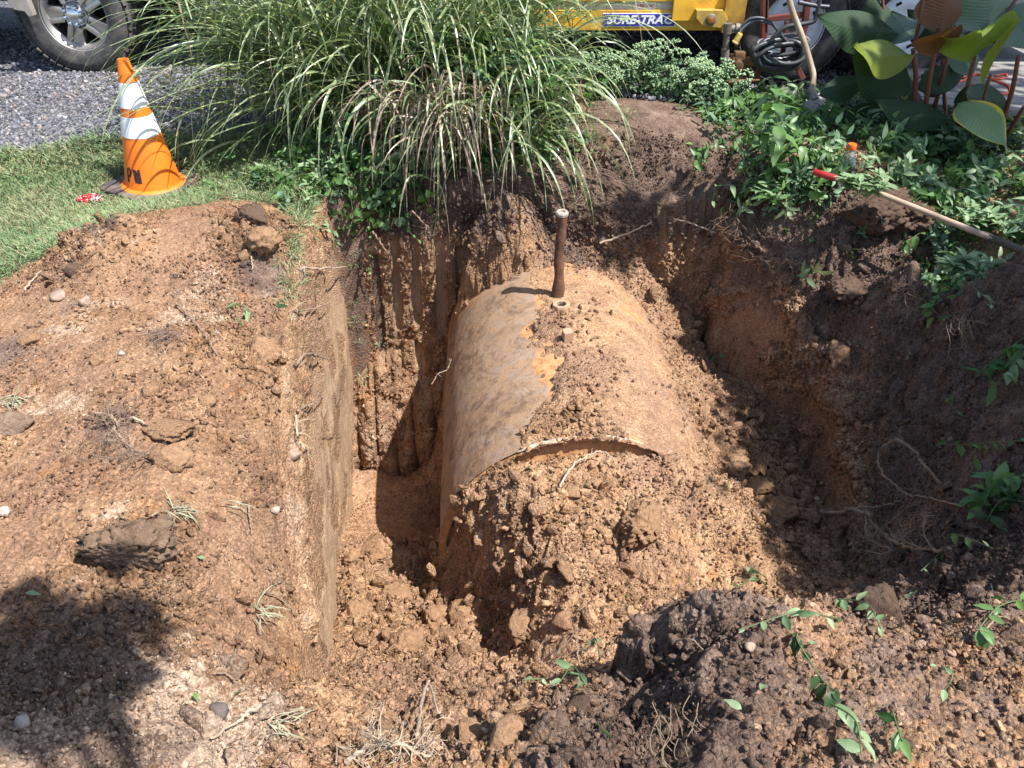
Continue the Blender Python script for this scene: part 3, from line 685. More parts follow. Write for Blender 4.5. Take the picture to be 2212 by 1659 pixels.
put("soil_clods", GV, GATTR, wg * np.clip(crumb, 0, 1) ** 1.5 * np.clip(.3 + 2 * perlin(GV, 3.5, 91), 0, 2), 1300, L3, .012, .036, sink=.5)
wfl = area * spots([SP(850,1350,-1.3,.42,1),SP(980,1290,-1.4,.25,1),SP(1000,1420,-1,.3,.6),SP(1120,1330,-.9,.22,.6),SP(1650,1100,-1.2,.4,.8),SP(1560,760,-1,.35,.7)], GV[:, 0], GV[:, 1]) * (SD > .05)
put("pit_floor_clods", GV, GATTR, wfl, 620, L3, .014, .042, sink=.45, pw=1.6)
put("soil_lumps", GV, GATTR, wg * (np.clip(crumb, 0.05, 1)) * np.clip(.5 + 2 * perlin(GV, 5, 92), 0, 2), 20000, L2, .005, .016, sink=.5)
put("soil_crumbs", GV, GATTR, wg * np.clip(crumb + .25, 0, 1) * np.clip(.6 + 2 * perlin(GV, 4, 93), .1, 2), 90000, L1, .0028, .009, sink=.2)
wb = np.clip(AB['rough'], 0, 1) * (PB[:, 2] < -.1); put("back_wall_crumbs", PB, AB, wb, 9000, L1, .004, .016, sink=.5)
wr = np.clip(AR['rough'], 0, 1); put("right_wall_crumbs", PR, AR, wr, 8000, L2, .005, .022, sink=.5)
# crumbs lying on the tank
Vt = Pcr[cov > .5]; At = dict(top=np.full(len(Vt), .12), sand=np.zeros(len(Vt)), rough=np.ones(len(Vt))); wt = np.clip(thick[cov > .5] - .006, .0005, .03)
put("crumbs_on_tank", Vt, At, wt, 8000, L1, .003, .010); put("lumps_on_tank", Vt, At, wt * (np.clip(perlin(Vt, 5, 97), 0, 1) + .05), 900, L2, .009, .020)
# pale grit on the left heap
STN = simple("pale_stone", (.40, .31, .24), .8, var=.3, scale=30)
wsg = wg * sand; G1 = [make_src("grit", *lump_geo(1, 160 + i, .2), STN, False) for i in range(4)]
put("pale_grit", GV, GATTR, wsg * (GV[:, 0] < .1), 5000, G1, .0012, .0036, sink=.2)
# single clods one can point at: (px, py, radius in m, tone, label)
BIG = [(275,1190,.07,'b','large flat-topped brown clod, the biggest lump on the left spoil heap'),(62,738,.03,'c','dark brown rounded clod low in the upper left spoil'),(560,770,.04,'c','broad brown clod near the pit rim above the hollow'),
 (448,872,.022,'c','broken upright clod beside a small black hollow on the left heap'),(330,850,.022,'c','orange brown clod with a shadowed left side on the left heap'),(215,782,.022,'c','small orange nugget of clay on the left heap'),(25,930,.035,'grey','dark brown clod with a black gap under it at the left edge'),
 (550,480,.05,'d','dark crumbly clod at the lawn edge beside the left rim'),(565,520,.045,'c','orange clay clod just below the lawn edge near the left rim'),(530,560,.03,'c','clay clod with a pale face below the lawn edge'),(128,645,.030,'p','large pale pinkish stone on the upper left heap'),(187,655,.026,'p','smaller pale pinkish stone beside the larger one on the upper left heap'),
 (163,588,.03,'d','dark root-bound lump at the edge of the lawn'),(360,930,.042,'c','long flat slab of clay with a grey cut face on the left heap'),(373,990,.034,'c','low wide clod with a shadow under its lip, left heap centre'),(1395,1150,.058,'c','large round ball of clay in front of the tank end'),(800,1197,.055,'c','round clod at the foot of the left pit wall'),(765,1210,.035,'c','small round clod beside the round clod at the pit wall foot'),
 (1240,1070,.03,'c','knobbly clod leaning against the tank end'),(1290,1045,.02,'c','small nub of clay near the thin root on the tank end'),(940,1335,.042,'c','round clod in the middle of the pit floor'),(880,1400,.04,'c','lumpy clod low on the pit floor slope'),(1000,1330,.036,'c','clod at the right of the pit floor near the bank'),(770,1330,.038,'c','clod near the left wall on the pit floor'),(860,1290,.04,'c','clod at the top of the pit floor below the slot'),
 (1135,1360,.036,'c','ball-shaped orange clod on the bank below the tank'),(1215,1345,.03,'c','clod with a shaded left side on the bank below the tank'),(1690,1120,.06,'c','broad brown clod on the floor right of the tank'),(1640,1060,.04,'c','clod on the debris slope right of the tank'),(1590,1010,.04,'c','shaded clod beside the right shoulder of the tank'),(1840,640,.07,'d','big crumbly brown block on the right wall below the weeds'),(1880,470,.09,'d','massive dark root-bound clod under the rake handle'),
 (1960,480,.07,'d','dark clod to the right of the massive root-bound clod'),(1820,780,.05,'c','brown clod on the ledge of the right wall'),(1240,250,.05,'c','pointed spike of clay standing beside the grass clump'),(1085,1590,.03,'c','crumbly orange clod at the bottom edge of the pit'),(1010,1600,.03,'c','tan clod beside the crumbly orange clod at the pit edge'),(1250,1540,.03,'d','dark clod on the near spoil between the sprigs'),(1910,1330,.045,'d','brown clod beside the pale clover leaf'),
 (470,720,.013,'p','square pale chip of stone on the upper left heap'),(635,985,.024,'p','oblong white chip of stone at the pit rim'),(262,765,.012,'w','small white stone chip on the left heap'),(10,1110,.018,'w','white stone at the left edge'),(595,1105,.014,'w','white pebble beside a twig on the left slope'),(50,1565,.016,'w','white stone in the dark crumbly soil at the lower left'),(470,1545,.022,'s','dark grey stone in the pale sand at the lower left'),(1620,1400,.012,'p','pinkish pebble on top of the dark near mound')]
CLODM = {}
def clod_mat(kind):
    if kind not in CLODM:
        c = {'c': (.40, .235, .13), 'd': (.15, .095, .065), 'b': (.27, .175, .115), 'grey': (.32, .22, .155), 'p': (.33, .24, .18), 'w': (.38, .32, .26), 's': (.12, .095, .085)}[kind]
        m = NT("clod_" + {'c': 'clay', 'd': 'topsoil', 'b': 'heap_brown', 'grey': 'brown', 'p': 'pale_stone', 'w': 'white_stone', 's': 'dark_stone'}[kind])
        f = m.noise(60, 6, .7); md_ = m.noise(14, 5, .6); v = m.voro(140)
        cc = m.ramp(f, [(.3, tuple(q * .62 for q in c)), (.55, c), (.75, tuple(min(1, q * 1.3) for q in c))]); cc = m.mix(m.ramp(md_, [(.45, 0), (.7, .5)]), cc, tuple(q * .7 for q in c))
        m.col(cc); 
        if kind in 'c d grey b': m.bump(m.math('ADD', f, m.math('MULTIPLY', m.noise(170, 4, .7), .8)), .012, 1.0)
        else: m.bump(f, .004, .6); m.set(Roughness=.7)
        CLODM[kind] = m.m
    return CLODM[kind]
for i, (px, py, r, kd, lab) in enumerate(BIG):
    stone = kd in ('p', 'w', 's')
    V, F = lump_geo(2 if r < .02 else 5 if r > .054 else 4 if r > .03 else 3, 200 + i * 7, .22 if stone else .5, .75 if kd != 'c' else .8)
    p = hit(px, py); V = V * r * (.92 if stone else 1)
    if 'spike' in lab: V[:, 2] *= 2.2; V[:, :2] *= (1.2 - .35 * np.clip(V[:, 2] / r, -1, 2))[:, None] * .8
    if 'slab' in lab: V = V * np.array([1.3, .8, .45])
    nm = 'stone' if stone else 'soil_clod'
    o = link(nm, mesh_np(nm, V, F, clod_mat(kd), True)); o.location = p + Vector((0, .1 * r, r * (.30 if not 'spike' in lab else .8))); o.rotation_euler = (random.uniform(-.2, .2), random.uniform(-.2, .2), random.uniform(0, 6.28) if 'slab' not in lab else -.5)
    tagd(o, lab, 'stone' if stone else 'clod', 'loose stones on the spoil' if stone else 'large clods of soil')
# ================================================================== roots and twigs
ROOTM = simple("root_bark", (.27, .19, .13), .85, var=.4, scale=30, bump=.002, dirt=(.20, .13, .09), dirtamt=.5)
PALEM = simple("pale_root", (.40, .31, .22), .8, var=.3, scale=30, bump=.002, dirt=(.3, .2, .13), dirtamt=.3)
DARKR = simple("dark_root", (.20, .14, .115), .9, var=.4, scale=30, bump=.002)
def smooth_path(pts, n):
    pts = [Vector(p) for p in pts]; out = []
    m = len(pts) - 1
    for i in range(m):
        p0 = pts[max(i - 1, 0)]; p1 = pts[i]; p2 = pts[i + 1]; p3 = pts[min(i + 2, m)]
        for k in range(n):
            t = k / n; out.append(.5 * ((2 * p1) + (p2 - p0) * t + (2 * p0 - 5 * p1 + 4 * p2 - p3) * t * t + (3 * p1 - p0 - 3 * p2 + p3) * t ** 3))
    out.append(pts[-1]); return out
def twig(mb, p, d, L, r, depth, rs, wob=.5):
    pts = [p.copy()]; n = 6
    for i in range(n):
        d = (d + Vector((rs.uniform(-wob, wob), rs.uniform(-wob, wob), rs.uniform(-wob, wob) * .7)) * .6).normalized(); p = p + d * L / n; pts.append(p.copy())
        if depth > 0 and rs.random() < .75:
            a = Vector((rs.uniform(-1, 1), rs.uniform(-1, 1), rs.uniform(-.6, .6))).normalized()
            twig(mb, p, (d * .6 + a).normalized(), L * rs.uniform(.3, .6), r * .55, depth - 1, rs, wob)
    mb.tube(pts, [max(.0006, r * (1 - .7 * i / n)) for i in range(n + 1)], 5 if r > .002 else 3, False)
def root(path, r, lab, cat='root', name='root', branches=0, blen=.08, mat=None, lifts=None, grp='roots left in the dug soil', bdepth=1):
    rs = random.Random(int(path[0][0] * 13 + path[0][1]))
    P = []
    for i, q in enumerate(path):
        if len(q) == 3: p = atY(q[0], q[1], q[2])
        else: p = hit(q[0], q[1], r + .012 + (lifts[i] if lifts else 0))
        P.append(p)
    S = smooth_path(P, 7); S = [s + Vector((rs.gauss(0, 1), rs.gauss(0, 1), rs.gauss(0, 1))) * r * .45 for s in S]; n = len(S)
    o0 = S[0].copy(); S = [s - o0 for s in S]
    mb = MB(); mb.tube(S, [r * (1 - .55 * i / n) * (1 + .25 * rs.random()) for i in range(n)], 7)
    for k in range(branches):
        i = rs.randrange(n); twig(mb, S[i], Vector((rs.uniform(-1, 1), rs.uniform(-1, 1), rs.uniform(-.5, .4))).normalized(), blen * rs.uniform(.5, 1.3), r * .4, bdepth, rs)
    o = link(name, mb.mesh(name, mat or ROOTM, smooth=True, angle=80)); o.location = o0
    return tagd(o, lab, cat, grp)
def Z6(L): return [(1810.4 + a * .248, 905.2 + b * .248) for a, b in L]
def Z4(L): return [(a * .3348, 548.6 + b * .3348) for a, b in L]
def Z7(L): return [(a * .496, 1097 + b * .496) for a, b in L]
def Z8(L): return [(1097 + a * .504, 1097 + b * .504) for a, b in L]
def Z2(L, Y=None): return [(713 + a * .3348, b * .3348) + ((Y,) if Y else ()) for a, b in L]
root(Z6([(900,580),(830,500),(760,430),(700,340),(600,290),(500,285),(420,330),(400,420),(430,540),(520,630),(650,700),(820,735),(1000,770),(1200,800)]), .0055, 'long pale root curled in a loop on the shaded right bank', branches=14, blen=.04, lifts=[0,.01,.03,.05,.06,.07,.06,.05,.04,.03,.01,.01,0,0])
root(Z6([(60,885),(220,855),(400,800),(560,740)]), .0055, 'thin bare root above the thick root at the right pit edge', branches=9, blen=.05, lifts=[.08,.05,.02,.0])
root([(1735,1133)] + Z6([(-5,950),(230,970),(350,1010),(480,1090),(620,1150),(780,1180),(1000,1165)]), .0095, 'thick root sticking out over the right side of the pit', branches=12, blen=.10, lifts=[.22,.16,.09,.05,.03,.01,0,0], bdepth=2)
root(Z6([(250,980),(300,1100),(400,1150),(500,1200),(430,1250),(300,1290),(170,1350)]), .004, 'tangled fibrous root hanging below the thick root', branches=34, blen=.07, lifts=[.08,.05,.05,.04,.05,.06,.07], bdepth=2)
root(Z6([(380,1000),(450,930),(600,800),(700,770)]), .003, 'bare green weed crossing between the two right bank roots', cat='weed', name='stripped_weed', mat=None, branches=0)
cb = [(1206,1060),(1228,1024),(1262,1004),(1296,994),(1326,1008)]
root(cb, .0042, 'thin yellowish root arching over the soil on the tank end', branches=4, blen=.03, mat=PALEM, lifts=[.01,.03,.04,.04,.02])
root(Z4([(1140,340),(1250,450),(1340,560),(1410,670)]), .0038, 'long straight twig on the upper left heap', branches=5, blen=.03)
root(Z4([(620,1045),(720,1060),(760,1110),(750,1150),(780,1190),(860,1270),(970,1320)]), .0042, 'branching grey root lying on the left heap', branches=30, blen=.09, mat=ROOTM, bdepth=2)
root(Z4([(850,1075),(900,1090),(950,1110)]), .004, 'short pale twig beside the branching grey root', mat=PALEM)
root(Z4([(1000,590),(1060,560),(1110,540),(1150,520)]), .003, 'small dark fibrous root on the upper left heap', branches=16, blen=.05, mat=DARKR)
root(Z4([(1900,720),(1960,665),(2010,685),(2060,705)]), .006, 'thick stub of root poking from the left rim', branches=5, blen=.06, lifts=[0,.0,.02,.03])
root(Z4([(1900,385),(1990,375),(2095,345)]), .004, 'thin twig poking from the left rim below the straw', branches=2, lifts=[0,.01,.04])
root(Z4([(1930,110),(2040,112),(2185,120)]), .0058, 'bright straw coloured stalk jutting over the left rim', cat='stalk', name='dry_stalk', mat=PALEM, branches=2, lifts=[.0,.02,.05])
root(Z4([(1900,1060),(1900,1150),(1915,1220),(1960,1275),(2000,1305)]), .0038, 'wavy pale root on the left rim above the white chip', branches=8, blen=.05, mat=PALEM)
root(Z4([(1920,1020),(1970,990),(2010,970),(2085,915)]), .0048, 'root with a dark end poking over the middle of the left rim', branches=4, blen=.04)
root(Z4([(1610,0),(1630,60),(1632,115)]), .0035, 'short pale stalk below the lawn edge', mat=PALEM)
root(Z4([(170,255),(220,190),(280,120)]), .0045, 'pale stick at the edge of the lawn by the dark lump', mat=PALEM)
root(Z4([(2075,1187),(2120,1190),(2200,1195)]), .0018, 'very thin root across the smooth left wall', lifts=[0,.0,.02])
root(Z7([(1150,860),(1090,910),(1030,950),(920,1025)]), .0055, 'grey bare stick lying on the lower left slope', name='stick', cat='stick', mat=PALEM)
root(Z7([(930,735),(980,740),(1020,770),(1050,810)]), .0022, 'thin curved stalk of the wilted leaf on the lower slope')
root(Z7([(1830,1000),(1845,900),(1885,840),(1905,920)]), .005, 'white bent root standing at the bottom of the pit edge', mat=PALEM, branches=3, blen=.04, lifts=[0,.03,.06,.02])
root(Z7([(1520,1125),(1620,1080),(1750,1070),(1860,1105)]), .0055, 'bushy pale root at the bottom edge with many rootlets', mat=PALEM, branches=26, blen=.07, lifts=[0,.02,.02,0], bdepth=2)
root(Z7([(1075,0),(1085,60),(1097,120)]), .0028, 'fine twig standing on the left slope above the wall foot')
root(Z7([(1140,380),(1200,392),(1280,470)]), .0022, 'hair-thin root on the smooth lower left slope')
root(Z7([(1480,1120),(1472,1040)]), .002, 'short yellow straw at the bottom edge', mat=PALEM)
root(Z7([(1000,900),(1005,925)]), .002, 'dark splinter beside the grey stick', mat=DARKR)
root(Z8([(2120,975),(2060,980),(2020,1010),(2005,1060)]) [:0] + Z7([(2120,980),(2060,978),(2020,1010),(2005,1060)]), .004, 'curved pale root on the clods at the bottom edge', mat=PALEM)
root(Z8([(210,640),(270,600),(310,550)]), .0028, 'slender yellowish twig leaning over the bank below the tank', mat=PALEM, lifts=[0,.03,.06])
root(Z8([(285,860),(285,700),(310,640),(330,620)]), .0035, 'upright brown stem in the near sprig', lifts=[0,.03,.06,.05])
root(Z8([(730,570),(790,580),(840,615)]), .002, 'reddish thin stem on the near dark mound', lifts=[0,.02,.0])
root(Z8([(1840,440),(1960,460),(2070,470),(2060,520),(1990,580)]), .0035, 'pink stalk with side roots at the right edge', branches=6, blen=.05)
root([(1130,820)][:0] + [(932,830,3.25),(946,808,3.28),(966,798,3.32),(975,775,3.36)], .0022, 'tiny white root hanging from the left side of the tank', mat=PALEM, branches=4, blen=.03)
root([(1296,526,3.86),(1332,513,3.85),(1370,498,3.84),(1408,480,3.86)], .0062, 'bare brown root lying across the back wall right of the pipe', mat=PALEM, branches=3, blen=.05)
root([(1225,447,3.84),(1240,440,3.84),(1262,415,3.86)], .0042, 'short forked root above the pipe cap', branches=4, blen=.05)
root([(890,455,3.80),(908,475,3.78),(925,492,3.78)], .0045, 'root dangling in the shade under the grass clump', branches=2)
root([(806,500,3.82),(822,525,3.80),(838,548,3.80)], .0055, 'brown root hanging on the back wall left of centre')
root([(1454,472,3.86),(1500,485,3.84),(1546,503,3.82)], .0045, 'slender root across the dark soil above the tooth marks', mat=PALEM, branches=5, blen=.05)
for k, (cx_, cy_, lab) in enumerate([(1270,400,'matted root clump beside the notch in the back bank'),(1600,470,'fine roots hanging under the weeds at the back right corner'),(1700,560,'wispy roots at the top of the right wall'),(1990,625,'rootlets fringing the turf over the dark hollow'),(2110,700,'fine roots below the weeds on the right rim'),(1480,425,'scattered rootlets in the dark face of the back bank')]):
    rs = random.Random(k + 50); mb = MB(); p0 = hit(cx_, cy_, .02)
    for j in range(26 if k != 5 else 14):
        twig(mb, Vector((rs.gauss(0, .05), rs.gauss(0, .02), rs.gauss(0, .01))), Vector((rs.uniform(-1, 1), rs.uniform(-.9, .1), rs.uniform(-1, .1))).normalized(), rs.uniform(.05, .16), .0016, 1, rs)
    o = link("root_tangle", mb.mesh("root_tangle", ROOTM, smooth=True, angle=80)); o.location = p0; tagd(o, lab, 'roots', 'fine root tangles')
rs = random.Random(9); mb = MB(); p0 = hit(1510, 1590, .02)
for j in range(22):
    a = rs.uniform(-.09, .07); b_ = rs.uniform(-.06, .07); pts = [Vector((a, b_, .02)), Vector((a + rs.uniform(-.02, .02), b_ - .03, .005)), Vector((a + rs.uniform(-.02, .05), b_ - .06, -.01)), Vector((a + rs.uniform(.0, .08), b_ - .10, -.03))]
    mb.tube(smooth_path(pts, 4), .0008, 4, False)
o = link("straw_roots", mb.mesh("straw_roots", simple("straw_root", (.26, .20, .13), .8, var=.4, scale=20), smooth=True, angle=80)); o.location = p0
tagd(o, 'mat of straw coloured stringy roots on the near dark mound', 'roots')
# ================================================================== driveway
gm = NT("gravel_stone")
g_ = gm.n("ShaderNodeNewGeometry")
rnd = gm.n("ShaderNodeAttribute", attribute_type='INSTANCER'); rnd.attribute_name = "rnd"
gc = gm.ramp(rnd.outputs['Fac'], [(0, (.05, .05, .06)), (.3, (.105, .108, .125)), (.55, (.17, .172, .195)), (.8, (.25, .245, .26)), (.9, (.36, .33, .31)), (1, (.24, .16, .12))])
gm.col(gc).set(Roughness=.8)
GST = [make_src("pebble", *lump_geo(1, 300 + i, .3, .6), gm.m, False) for i in range(5)]
dm = NT("gravel_bed"); vc = dm.voro(75, out='Color'); sp = dm.n("ShaderNodeSeparateColor"); dm.l(vc, sp.inputs[0])
dc = dm.ramp(sp.outputs[0], [(0, (.045, .045, .055)), (.5, (.12, .122, .14)), (.85, (.22, .215, .225)), (1, (.28, .25, .22))]); dc = dm.mix(dm.ramp(dm.noise(2.5, 5), [(.4, 0), (.7, .4)]), dc, (.25, .22, .19))
dm.col(dc); dm.bump(dm.voro(75), .02, 1.0)
nx, ny = 300, 120
gx = np.linspace(-9, 9, nx); e0 = 4.36
def drive_edge(x): return np.interp(x, [-9, -3.2, -2.5, -2.0, -1.2, 0, 1.6, 2.3, 3.0, 9], [3.9, 4.12, 4.28, 4.42, 4.55, 4.75, 4.72, 4.70, 5.0, 5.2]) + .04 * np.sin(5 * x) + .03 * np.sin(13 * x + 1)
ed = drive_edge(gx); tt = np.linspace(0, 1, ny) ** 1.8
Yd = ed[:, None] + (14 - ed[:, None]) * tt[None, :]; Xd = np.repeat(gx[:, None], ny, 1)
Hd = base_h(Xd.ravel(), np.minimum(Yd.ravel(), 6.0))[0]; Pd = np.stack([Xd.ravel(), Yd.ravel(), Hd + .012 * sstep(0, .02, np.repeat(tt[None, :], nx, 0).ravel()) - .02 * (np.repeat(tt[None, :], nx, 0).ravel() == 0)], 1)
Pd[:, 2] += .006 * perlin(Pd, 2, 7)
link("gravel_driveway", mesh_np("gravel_driveway", Pd, grid_faces(nx, ny), dm.m, True), kind="structure")
n = 26000; gxs = rng.uniform(-4.2, 3.6, n); gys = drive_edge(gxs) - .06 + (rng.random(n) ** 1.3) * 2.6
Pp = np.stack([gxs, gys, base_h(gxs, np.minimum(gys, 6))[0] + .014], 1)
scatter("gravel", Pp, rng.random((n, 3)) * 6.28, .006 + .010 * rng.random(n) ** 1.5, GST, dict(rnd=rng.random(n)), kind="stuff")
# ================================================================== metals, paints, rubber
RUB = simple("tyre_rubber", (.045, .045, .047), .85, var=.3, scale=14, dirt=(.17, .15, .13), dirtamt=.75, bump=.002, spec=.3)
BLK = simple("black_underbody", (.012, .012, .013), .7, var=.3, dirt=(.05, .045, .04), dirtamt=.3)
ALU = simple("brushed_alloy", (.50, .48, .46), .38, metal=.85, var=.15, scale=9, dirt=(.28, .24, .21), dirtamt=.45)
CHR = simple("chrome", (.62, .66, .72), .14, metal=1, var=.05)
WHT = simple("white_rim_paint", (.74, .76, .80), .35, var=.08, scale=8, dirt=(.30, .24, .19), dirtamt=.35, spec=.5)
GRP = simple("dark_grey_paint", (.06, .065, .07), .3, var=.1, spec=.6)
YEL = simple("yellow_paint", (.78, .42, .035), .42, var=.14, scale=5, dirt=(.24, .10, .03), dirtamt=.42, spec=.5, bump=.0008)
REDI = simple("red_oxide_iron", (.16, .045, .03), .6, var=.35, scale=14, dirt=(.07, .035, .028), dirtamt=.6, bump=.002)
GALV = simple("weathered_pipe", (.22, .19, .165), .6, metal=.4, var=.35, scale=25, dirt=(.10, .06, .035), dirtamt=.6, bump=.002)
BRS = simple("old_brass", (.24, .14, .07), .55, metal=.5, var=.4, scale=25, dirt=(.08, .05, .03), dirtamt=.6, bump=.002)
HOSE = simple("rubber_hose", (.045, .05, .055), .45, var=.25, scale=20, dirt=(.20, .18, .16), dirtamt=.35, spec=.5)
WOODH = simple("worn_wood_handle", (.40, .30, .21), .75, var=.3, scale=10, dirt=(.17, .12, .085), dirtamt=.5, bump=.002)
GZ = .19
RX = Matrix.Rotation(math.radians(90), 4, 'X')      # lathe z axis -> -y (towards the pit)
def rimprof(Rr, wd): return None
def wheel(parent_name, R, Rr, wdt, style, parent):
    """tyre, tread blocks and rim about the origin, face towards -Y"""
    e = bpy.data.objects.new("wheel", None); COL.objects.link(e); e.parent = parent
    b = MB(); h = wdt / 2
    b.lathe([(Rr * .98, h * .80), (Rr * 1.04, h * .93), (Rr * 1.15, h * 1.0), (R * .80, h * 1.04), (R * .90, h * .99), (R * .955, h * .86), (R * .972, h * .6), (R * .975, 0), (R * .972, -h * .6), (R * .955, -h * .86), (R * .88, -h), (Rr * 1.05, -h * .95), (Rr * .97, -h * .8)], 72, RX)
    ty = link("tyre", b.mesh("tyre", RUB, smooth=True, angle=50), e)
    nb = 46 if style == 'alloy' else 54
    t = MB()
    for k in range(nb):
        a = 2 * math.pi * k / nb
        for j, (yy0, wy, sh) in enumerate(((-.84, .36, 0), (-.42, .30, .5), (0, .30, 0), (.42, .30, .5), (.84, .36, 0))):
            aa = a + sh * 2 * math.pi / nb; M = Matrix.Rotation(aa, 4, 'Y')
            dz = R * (.982 if abs(yy0) < .8 else .965)
            Mi = M @ Matrix.Translation((0, yy0 * h, dz)) @ Matrix.Rotation((yy0 * .6), 4, 'X') @ Matrix.Rotation(.25 * (1 if j % 2 else -1), 4, 'Z')
            t.box((0, 0, 0), (2 * math.pi * R / nb * (.68 if style == 'alloy' else .86), wy * h * .86, R * (.045 if style == 'alloy' else .02)), Mi)
    link("tread", t.mesh("tread", RUB), ty, kind="stuff")
    rim = bpy.data.objects.new("rim", None); COL.objects.link(rim); rim.parent = e
    mat = ALU if style == 'alloy' else WHT
    b = MB(); b.lathe([(Rr * 1.0, h * .86), (Rr * 1.03, h * .90), (Rr * 1.02, h * .82), (Rr * .95, h * .74), (Rr * .92, h * .3), (Rr * .88, -h * .6)], 64, RX)
    link("rim_lip", b.mesh("rim_lip", mat, smooth=True, angle=60), rim)
    b = MB(); b.lathe([(.001, -h * .45), (Rr * .95, -h * .5)], 40, RX); link("brake_shadow_plate", b.mesh("brake_plate", BLK), rim)
    if style == 'alloy':
        for k in range(5):      # five double spokes
            for s in (-1, 1):
                a = 2 * math.pi * k / 5 + .32; pts = []
                M = Matrix.Rotation(-a, 4, 'Y')
                b = MB(); r0, r1 = Rr * .36, Rr * .95; off0, off1 = s * Rr * .13, s * Rr * .20; w0, w1 = Rr * .085, Rr * .085
                q = [(off0 - w0, r0), (off0 + w0, r0), (off1 + w1, r1), (off1 - w1, r1)]
                yy1 = -h * .62; V = [M @ Vector((x_, yy1 - (.012 if i < 2 else -.004), z_)) for i, (x_, z_) in enumerate(q)] + [M @ Vector((x_, yy1 + .05, z_)) for x_, z_ in q]
                b.add(V, [(0, 1, 2, 3), (7, 6, 5, 4), (0, 4, 5, 1), (1, 5, 6, 2), (2, 6, 7, 3), (3, 7, 4, 0)])
                link("spoke", b.mesh("spoke", mat, bevel=.007, smooth=True), rim)
            M = Matrix.Rotation(-(2 * math.pi * k / 5 + .32), 4, 'Y'); b = MB()
            q = [(-Rr * .09, r0), (Rr * .09, r0), (Rr * .16, Rr * .96), (-Rr * .16, Rr * .96)]
            b.add([M @ Vector((x_, -h * .52, z_)) for x_, z_ in q] + [M @ Vector((x_, -h * .3, z_)) for x_, z_ in q], [(0, 1, 2, 3), (7, 6, 5, 4), (0, 4, 5, 1), (1, 5, 6, 2), (2, 6, 7, 3), (3, 7, 4, 0)])
            link("spoke_web", b.mesh("spoke_web", mat, bevel=.003), rim)
        b = MB(); b.lathe([(Rr * .86, h * .50), (Rr * .93, h * .66), (Rr * .97, h * .72)], 64, RX); b.lathe([(.001, h * .62), (Rr * .40, h * .62), (Rr * .44, h * .5), (Rr * .44, h * .2)], 40, RX)
        link("rim_centre", b.mesh("rim_centre", mat, smooth=True), rim)
        b = MB(); b.lathe([(.001, h * 1.02), (Rr * .16, h * 1.01), (Rr * .27, h * .92), (Rr * .34, h * .76), (Rr * .37, h * .66), (Rr * .385, h * .6)], 40, RX); hub = link("hub_cap", b.mesh("hub_cap", CHR, smooth=True), rim)
        for k in range(8):
            a = 2 * math.pi * k / 8 + .2; b = MB(); M = Matrix.Translation((math.cos(a) * Rr * .255, 0, math.sin(a) * Rr * .255)) @ RX
            b.lathe([(.0005, h * 1.06), (.010, h * 1.04), (.017, h * .96), (.018, h * .80)], 12, M); link("lug_nut", b.mesh("lug_nut", CHR, smooth=True), hub)
    else:
        b = MB(); b.lathe([(Rr * .93, h * .55), (Rr * .86, h * .50), (Rr * .80, h * .62), (Rr * .62, h * .70), (Rr * .50, h * .55), (Rr * .46, h * .52), (.001, h * .52)], 56, RX); link("rim_disc", b.mesh("rim_disc", mat, smooth=True, angle=60), rim)
        for k in range(4):
            a = 2 * math.pi * k / 4 + .5; M = Matrix.Rotation(-a, 4, 'Y'); b = MB()
            b.prism([(-Rr * .09, Rr * .68), (Rr * .09, Rr * .68), (Rr * .08, Rr * .77), (-Rr * .08, Rr * .77)], 0, .004, M @ Matrix.Translation((0, -h * .665, 0)) @ Matrix.Rotation(math.radians(90), 4, 'X') @ Matrix.Scale(1, 4)); link("rim_slot", b.mesh("rim_slot", BLK), rim)
        b = MB(); b.lathe([(.001, h * .98), (Rr * .14, h * .96), (Rr * .18, h * .85), (Rr * .19, h * .5)], 24, RX); link("hub_cap", b.mesh("hub_cap_grey", GALV, smooth=True), rim)
    return e
# ------------------------------------------------------------------ pickup truck (only its rear wheel and sill hang into view)
tr = thing("pickup_truck", "dark pickup truck whose alloy rear wheel stands on the gravel behind the cone", "truck", (-2.74, 5.36, GZ))
wd_ = .27
for (wx_, wy_) in ((0, 0), (-3.5, 0), (0, 1.55), (-3.5, 1.55)):
    e = wheel("w", .352, .205, wd_, 'alloy', tr); e.location = (wx_, wy_ + (wd_ / 2 if wy_ == 0 else 0), .348)
    if wy_: e.rotation_euler = (0, 0, math.pi)
prof = [(-4.55, .50), (-3.98, .50)] + [(-3.5 + .47 * math.cos(a), .36 + .47 * math.sin(a)) for a in np.linspace(math.pi - .3, .3, 9)] + [(-3.0, .50), (-.5, .50)] + [(.47 * math.cos(a), .36 + .47 * math.sin(a)) for a in np.linspace(math.pi - .3, .3, 9)] + [(.5, .50), (1.15, .55), (1.18, 1.12), (-.75, 1.12), (-.80, 1.14), (-1.1, 1.70), (-2.35, 1.72), (-3.05, 1.18), (-4.4, 1.08), (-4.6, .9)]
b = MB(); b.prism(prof, -.02, -1.72, RX @ Matrix.Scale(-1, 4, Vector((0, 0, 1))) if False else RX); 
link("body", b.mesh("truck_body", GRP, bevel=.02, smooth=True), tr)
b = MB(); b.box((-1.7, .85, .44), (5.6, 1.2, .10)); b.tube([(0, .2, .35), (0, 1.5, .35)], .045, 10); b.tube([(-3.5, .2, .35), (-3.5, 1.5, .35)], .045, 10); b.box((.1, .85, .37), (.30, .34, .28)); link("chassis", b.mesh("chassis", BLK), tr)
